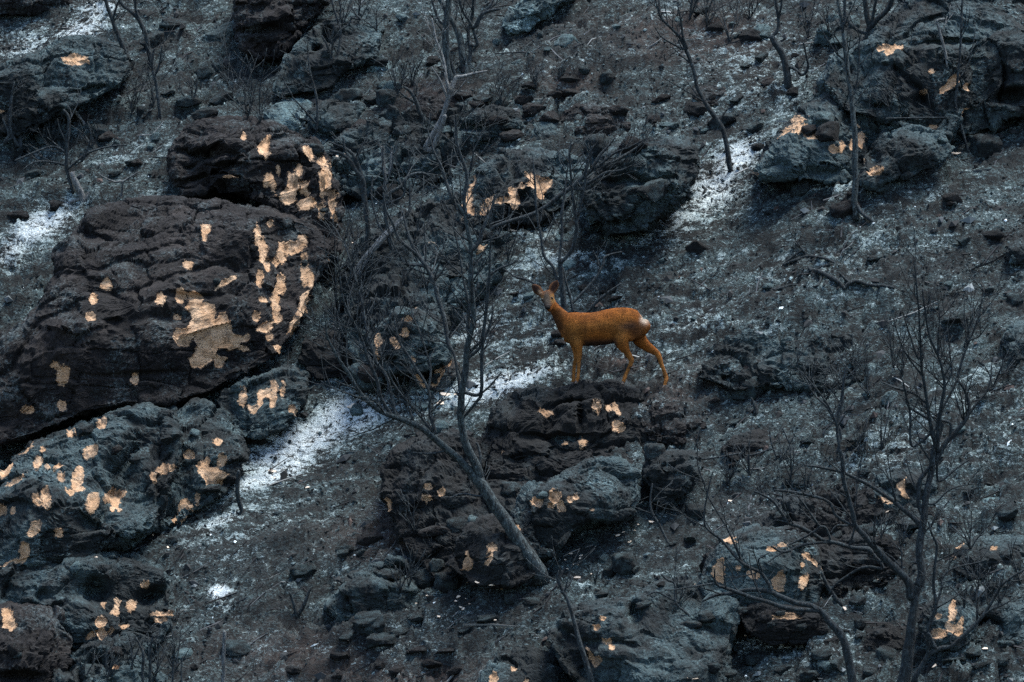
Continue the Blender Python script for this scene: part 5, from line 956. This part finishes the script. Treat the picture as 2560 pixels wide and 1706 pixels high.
DEER = [
 loft(prof([(1556, 625, 700, .05), (1536, 590, 775, .095), (1480, 552, 850, .125), (1400, 522, 885, .138), (1300, 505, 890, .14), (1200, 508, 905, .142), (1100, 528, 928, .146), (1000, 552, 942, .15), (900, 563, 948, .15), (800, 562, 945, .14), (720, 558, 930, .125), (650, 562, 912, .11), (600, 590, 875, .092), (566, 650, 820, .06)]), 28),
 loft([(680, 720, 0, 170, .105), (610, 665, 0, 118, .085), (552, 595, -.01, 86, .066), (500, 528, -.02, 66, .056), (460, 470, -.02, 58, .052), (430, 420, -.01, 50, .05)], 22),
 loft([(398, 318, .045, 40, .035), (404, 345, .035, 70, .06), (412, 390, .01, 79, .072), (420, 440, -.045, 64, .06), (417, 478, -.10, 42, .045), (414, 505, -.14, 34, .036), (416, 520, -.155, 24, .026)], 20),
 loft([(455, 430, .0, 52, .06), (450, 470, -.04, 40, .045), (432, 520, -.10, 30, .03), (422, 535, -.13, 20, .02)], 14),
 # ears
 loft([(352, 368, .02, 22, .022), (325, 335, .03, 44, .022), (292, 300, .035, 54, .020), (258, 265, .035, 40, .016), (230, 240, .03, 8, .010)], 14),
 loft([(445, 352, .02, 22, .022), (462, 312, .03, 44, .022), (485, 265, .035, 54, .020), (508, 222, .035, 40, .016), (518, 190, .03, 9, .010)], 14),
 # near foreleg, far foreleg
 loft([(720, 760, -0.03, 150, 0.09), (738, 870, -0.058, 92, 0.066), (765, 950, -0.08, 54, 0.046), (776, 1020, -0.08, 35.2, 0.0306), (774, 1075, -0.08, 31.7, 0.0279), (770, 1130, -0.08, 23.8, 0.0216), (768, 1200, -0.08, 20.2, 0.0189), (764, 1270, -0.08, 19.4, 0.0189), (760, 1310, -0.085, 22.9, 0.0207), (752, 1338, -0.095, 21.1, 0.0198), (746, 1360, -0.1, 22, 0.0216)], 14),
 loft([(705, 800, 0.05, 95, 0.06), (718, 900, 0.07, 62, 0.05), (732, 980, 0.075, 44, 0.038), (738, 1060, 0.075, 29.9, 0.027), (728, 1120, 0.075, 23.8, 0.0216), (716, 1200, 0.075, 20.2, 0.0189), (712, 1270, 0.075, 19.4, 0.0189), (708, 1330, 0.07, 22.9, 0.0207), (702, 1375, 0.06, 22, 0.0207)], 14),
 # near hind leg
 loft([(1370, 690, -0.02, 170, 0.095), (1305, 790, -0.052, 140, 0.08), (1262, 870, -0.085, 100, 0.06), (1282, 945, -0.09, 72, 0.05), (1322, 1015, -0.09, 44, 0.036), (1360, 1075, -0.09, 35.2, 0.0297), (1376, 1115, -0.09, 30.8, 0.027), (1362, 1170, -0.09, 25.5, 0.0225), (1336, 1225, -0.09, 22, 0.0198), (1314, 1272, -0.09, 22, 0.0198), (1300, 1312, -0.095, 22.9, 0.0207), (1288, 1345, -0.105, 22, 0.0207), (1282, 1370, -0.11, 21.1, 0.0207)], 16),
 # far hind leg, stretched back
 loft([(1420, 720, 0.04, 140, 0.08), (1440, 800, 0.062, 105, 0.065), (1478, 880, 0.075, 82, 0.052), (1540, 940, 0.08, 62, 0.044), (1610, 990, 0.08, 50, 0.037), (1668, 1030, 0.08, 37, 0.0288), (1698, 1080, 0.08, 30.8, 0.0252), (1720, 1150, 0.08, 25.5, 0.0216), (1748, 1225, 0.08, 22.9, 0.0198), (1772, 1295, 0.078, 26.4, 0.0216), (1778, 1335, 0.07, 26.4, 0.0225), (1764, 1375, 0.06, 21.1, 0.0198), (1756, 1408, 0.055, 20.2, 0.0198)], 16),
]
Vs, Qs, Fs, o_ = [], [], [], 0
for V, Q, F in DEER: Vs.append(V); Qs.append(Q+o_); Fs.append(F+o_); o_ += len(V)
dorg = dp(1100, 1380, 0)
tmp = bpy.data.objects.new('body_draft', mesh_from('body_draft', np.vstack(Vs)-dorg, F=np.vstack(Fs), quads=np.vstack(Qs))); COL.objects.link(tmp)
rm = tmp.modifiers.new('r', 'REMESH'); rm.mode = 'VOXEL'; rm.voxel_size = .0062; rm.use_smooth_shade = True
sm = tmp.modifiers.new('s', 'SMOOTH'); sm.factor = .5; sm.iterations = 9
bpy.context.view_layer.update(); dg = bpy.context.evaluated_depsgraph_get()
dm = bpy.data.meshes.new_from_object(tmp.evaluated_get(dg)); dm.name = 'deer_body'; bpy.data.objects.remove(tmp, do_unlink=True)
nv = len(dm.vertices); co = np.empty(nv*3, np.float32); dm.vertices.foreach_get('co', co); co = co.reshape(-1, 3)
no = np.empty(nv*3, np.float32); dm.vertices.foreach_get('normal', no); no = no.reshape(-1, 3)
W = co+dorg; qx = (1280+W[:, 0]/MD-1280)/ZONES['Q'][2]; qy = (853-W[:, 2]/MD-660)/ZONES['Q'][2]; qd = W[:, 1]-YD   # coat pattern and painted shading follow the body side view
def g(x, y, rx, ry, a=0.0):
    t = math.radians(a); dx, dy = qx-x, qy-y; u = (dx*math.cos(t)+dy*math.sin(t))/rx; v = (-dx*math.sin(t)+dy*math.cos(t))/ry
    return np.exp(-(u*u+v*v))
base = np.array((.20, .0625, .0095), np.float32); colr = np.repeat(base[None], nv, 0)
def blend(c, f):
    global colr
    f = np.clip(f, 0, 1)[:, None]; colr = colr*(1-f)+np.array(c, np.float32)*f
nz = fbm(W*9, 3); nf = pn(W*70)
blend((.245, .105, .024), .75*g(700, 860, 130, 160)+.5*g(1000, 700, 260, 60)+.6*g(1240, 830, 90, 120))
blend((.125, .038, .006), .6*g(760, 640, 220, 60)+.4*g(1250, 540, 260, 40))
blend((.065, .038, .026), .75*g(1340, 715, 120, 55, -10)+.4*g(1420, 800, 60, 80))  # grey shading of the flank, painted into the coat colour
blend((.09, .034, .008), .55*g(838, 800, 26, 120)+.55*g(1150, 830, 34, 80)+.4*g(960, 600, 120, 40))  # painted shading: darker lines behind the shoulder and in the flank
blend((.25, .09, .016), .6*g(1290, 620, 110, 60)+.5*g(700, 700, 70, 80))  # haunch and shoulder painted lighter, the bright side of that shading
blend((.045, .024, .014), 1.0*sstep(835, 915, qy+20*nz)*sstep(800, 860, qx)*sstep(1235, 1180, qx)*(no[:, 2] < .45))  # belly shade painted in, only on faces not turned upward
blend((.045, .022, .011), .85*g(515, 665, 55, 160, -32))                      # dark front of the neck
blend((.12, .05, .018), .6*g(560, 560, 60, 60))
blend((.25, .108, .028), .65*sstep(960, 1100, qy))
blend((.58, .46, .33), 1.15*g(1522, 640, 48, 54)*(qx > 1440)*sstep(1430, 1480, qx+20*nz))     # pale rump
blend((.10, .045, .02), .5*g(1480, 790, 40, 90))
hd = (qy < 545) & (qx < 520) & (qy < 350+(545-350)*1.0)
head = hd & ~((qx-400) > (545-qy)*.9)
blend((.044, .035, .025), 1.4*g(400, 415, 62, 105)*head)                    # grey-brown face
blend((.22, .12, .038), .9*(g(470, 400, 26, 70, -12)+g(345, 385, 16, 30))*head)   # yellowish cheeks
blend((.05, .035, .025), .7*g(400, 330, 40, 22)*head)
blend((.16, .14, .12), .4*g(418, 476, 30, 9)*head)                        # pale line above the muzzle
blend((.012, .010, .009), 2.2*g(416, 514, 50, 38)*head)                     # dark nose and lips
ear = ((qx < 350) & (qy < 372)) | ((qx > 440) & (qy < 345) & (qx < 545))
blend((.085, .040, .017), .9*ear)
inner = (no[:, 1] < -.1)
blend((.020, .009, .006), 2.2*inner*(g(278, 287, 30, 50, -45)+g(488, 258, 27, 60, 28)))
blend((.30, .2, .115), .9*inner*(g(322, 325, 26, 18, 45)))
blend((.02, .015, .01), 1.0*(g(232, 243, 14, 12)+.5*g(518, 192, 10, 10)))
blend((.03, .02, .015), .9*(g(1365, 1200, 22, 22)))                         # dark gland tuft on the hind leg
colr *= (np.array((.76, .78, .84))*(1+.6*nz+.35*nf+.35*pn(W*np.array((14, 20, 26))+3))[:, None]); colr = np.clip(colr, .004, 1)
ca = dm.color_attributes.new('coat', 'FLOAT_COLOR', 'POINT'); ca.data.foreach_set('color', np.concatenate([colr, np.ones((nv, 1), np.float32)], 1).astype(np.float32).ravel())
m, nt, b = new_mat('deer_coat'); n = NB(nt, False)
f1 = n.noise(95, 3, .65, ((.6, 1, 1.2), (0, .3, 0))); f2 = n.noise(210, 2, .6)
k_ = n.ramp(n.math('ADD', n.math('MULTIPLY', f1, .6), n.math('MULTIPLY', f2, .4)), .38, .62, .66, 1.36)
sc_ = nt.nodes.new('ShaderNodeVectorMath'); sc_.operation = 'SCALE'; nt.links.new(n.attr('coat').outputs['Color'], sc_.inputs[0]); nt.links.new(k_, sc_.inputs['Scale'])
nt.links.new(sc_.outputs[0], b.inputs['Base Color']); b.inputs['Roughness'].default_value = .8; b.inputs['Specular IOR Level'].default_value = .08
n.bump(n.math('ADD', f1, f2), b, .7, .012)
deer = bpy.data.objects.new('roe_deer', None); COL.objects.link(deer); deer.location = dorg; deer.empty_display_size = .3
tag(deer, 'reddish brown roe deer doe standing sideways on the burnt slope head turned to the viewer', 'deer')
dm.materials.clear(); body = link('body', dm, m, parent=deer)
# short summer fur lying backwards and down
fi = nrs.choice(nv, 26000); hp, hn = co[fi], no[fi]; hc = colr[fi]*np.clip(1+.20*nrs.normal(size=(len(fi), 1)), .35, 2)
hx_ = qx[fi]; hy_ = qy[fi]; legm = hy_ > 960
fl_ = np.where(legm[:, None], np.array((.05, 0, -1.0)), np.where((hx_ < 640)[:, None], np.array((.35, .1, -.9)), np.array((.85, 0, -.45))))+nrs.normal(0, .22, (len(fi), 3))
fl_ -= hn*(fl_*hn).sum(1)[:, None]; fl_ /= np.linalg.norm(fl_, axis=1)[:, None]+1e-6; fs_ = np.cross(hn, fl_)
faceh = (hy_ < 545) & (hx_ < 525); ln_ = np.where(ear[fi], .003, np.where(legm | faceh, .009, .019))*nrs.uniform(.6, 1.3, len(fi))
V = np.stack([hp+fs_*.0019, hp-fs_*.0019, hp+fl_*ln_[:, None]+hn*(ln_*.17)[:, None]], 1).reshape(-1, 3)
fm = mesh_from('fur', V, F=np.arange(len(V)).reshape(-1, 3), smooth=False); fa_ = fm.color_attributes.new('coat', 'FLOAT_COLOR', 'POINT')
fa_.data.foreach_set('color', np.repeat(np.concatenate([hc, np.ones((len(fi), 1))], 1), 3, 0).astype(np.float32).ravel())
tag(link('fur', fm, m, parent=deer), kind='stuff')
mk, nt, b = new_mat('wet_dark_eye'); b.inputs['Base Color'].default_value = (.006, .005, .004, 1); b.inputs['Roughness'].default_value = .3; b.inputs['Specular IOR Level'].default_value = .25
mh, nt, b = new_mat('dark_hoof'); n = NB(nt); nt.links.new(n.mix(n.noise(40, 3), (.02, .016, .013), (.06, .045, .035)), b.inputs['Base Color']); b.inputs['Roughness'].default_value = .55
def ball(name, c, r, mat):
    u = np.linspace(0, math.pi, 9); v = np.linspace(0, 2*math.pi, 14, endpoint=False)
    V = np.array([(math.sin(a)*math.cos(b_)*r[0], math.sin(a)*math.sin(b_)*r[1], math.cos(a)*r[2]) for a in u for b_ in v])
    Q = [(i*14+j, (i+1)*14+j, (i+1)*14+(j+1) % 14, i*14+(j+1) % 14) for i in range(8) for j in range(14)]
    return link(name, mesh_from(name, V+np.array(c)-dorg, quads=Q), mat, parent=deer)
def skin_y(x, y):
    """front of the head at a side-view point"""
    near = np.hypot(qx-x, qy-y) < 9; return qd[near].min() if near.any() else -.06
mn, nt, b = new_mat('dark_nose_skin'); b.inputs['Base Color'].default_value = (.006, .0055, .005, 1); b.inputs['Roughness'].default_value = .8; b.inputs['Specular IOR Level'].default_value = .1
for ex, ey in ((350, 410), (461, 394)): ball('eye', dp(ex, ey, skin_y(ex, ey)+.004), (.0135, .012, .0135), mk)
ball('nose', dp(414, 506, skin_y(414, 506)+.008), (.026, .014, .019), mn)
for hx, hy, hd_ in ((744, 1366, -.10), (700, 1382, .06), (1280, 1376, -.11), (1753, 1418, .052)):
    for s in (-1, 1):
        C = spline(np.array([dp(hx+s*7+6, hy-14, hd_+s*.006), dp(hx+s*8, hy, hd_+s*.008-.01), dp(hx+s*8-8, hy+14, hd_+s*.009-.03)]), 4)
        V, Q, F = tube_arrays(C, np.linspace(.014, .010, len(C)), 8); link('hoof', mesh_from('hoof', V-dorg, F=F, quads=Q), mh, parent=deer)
name_all()
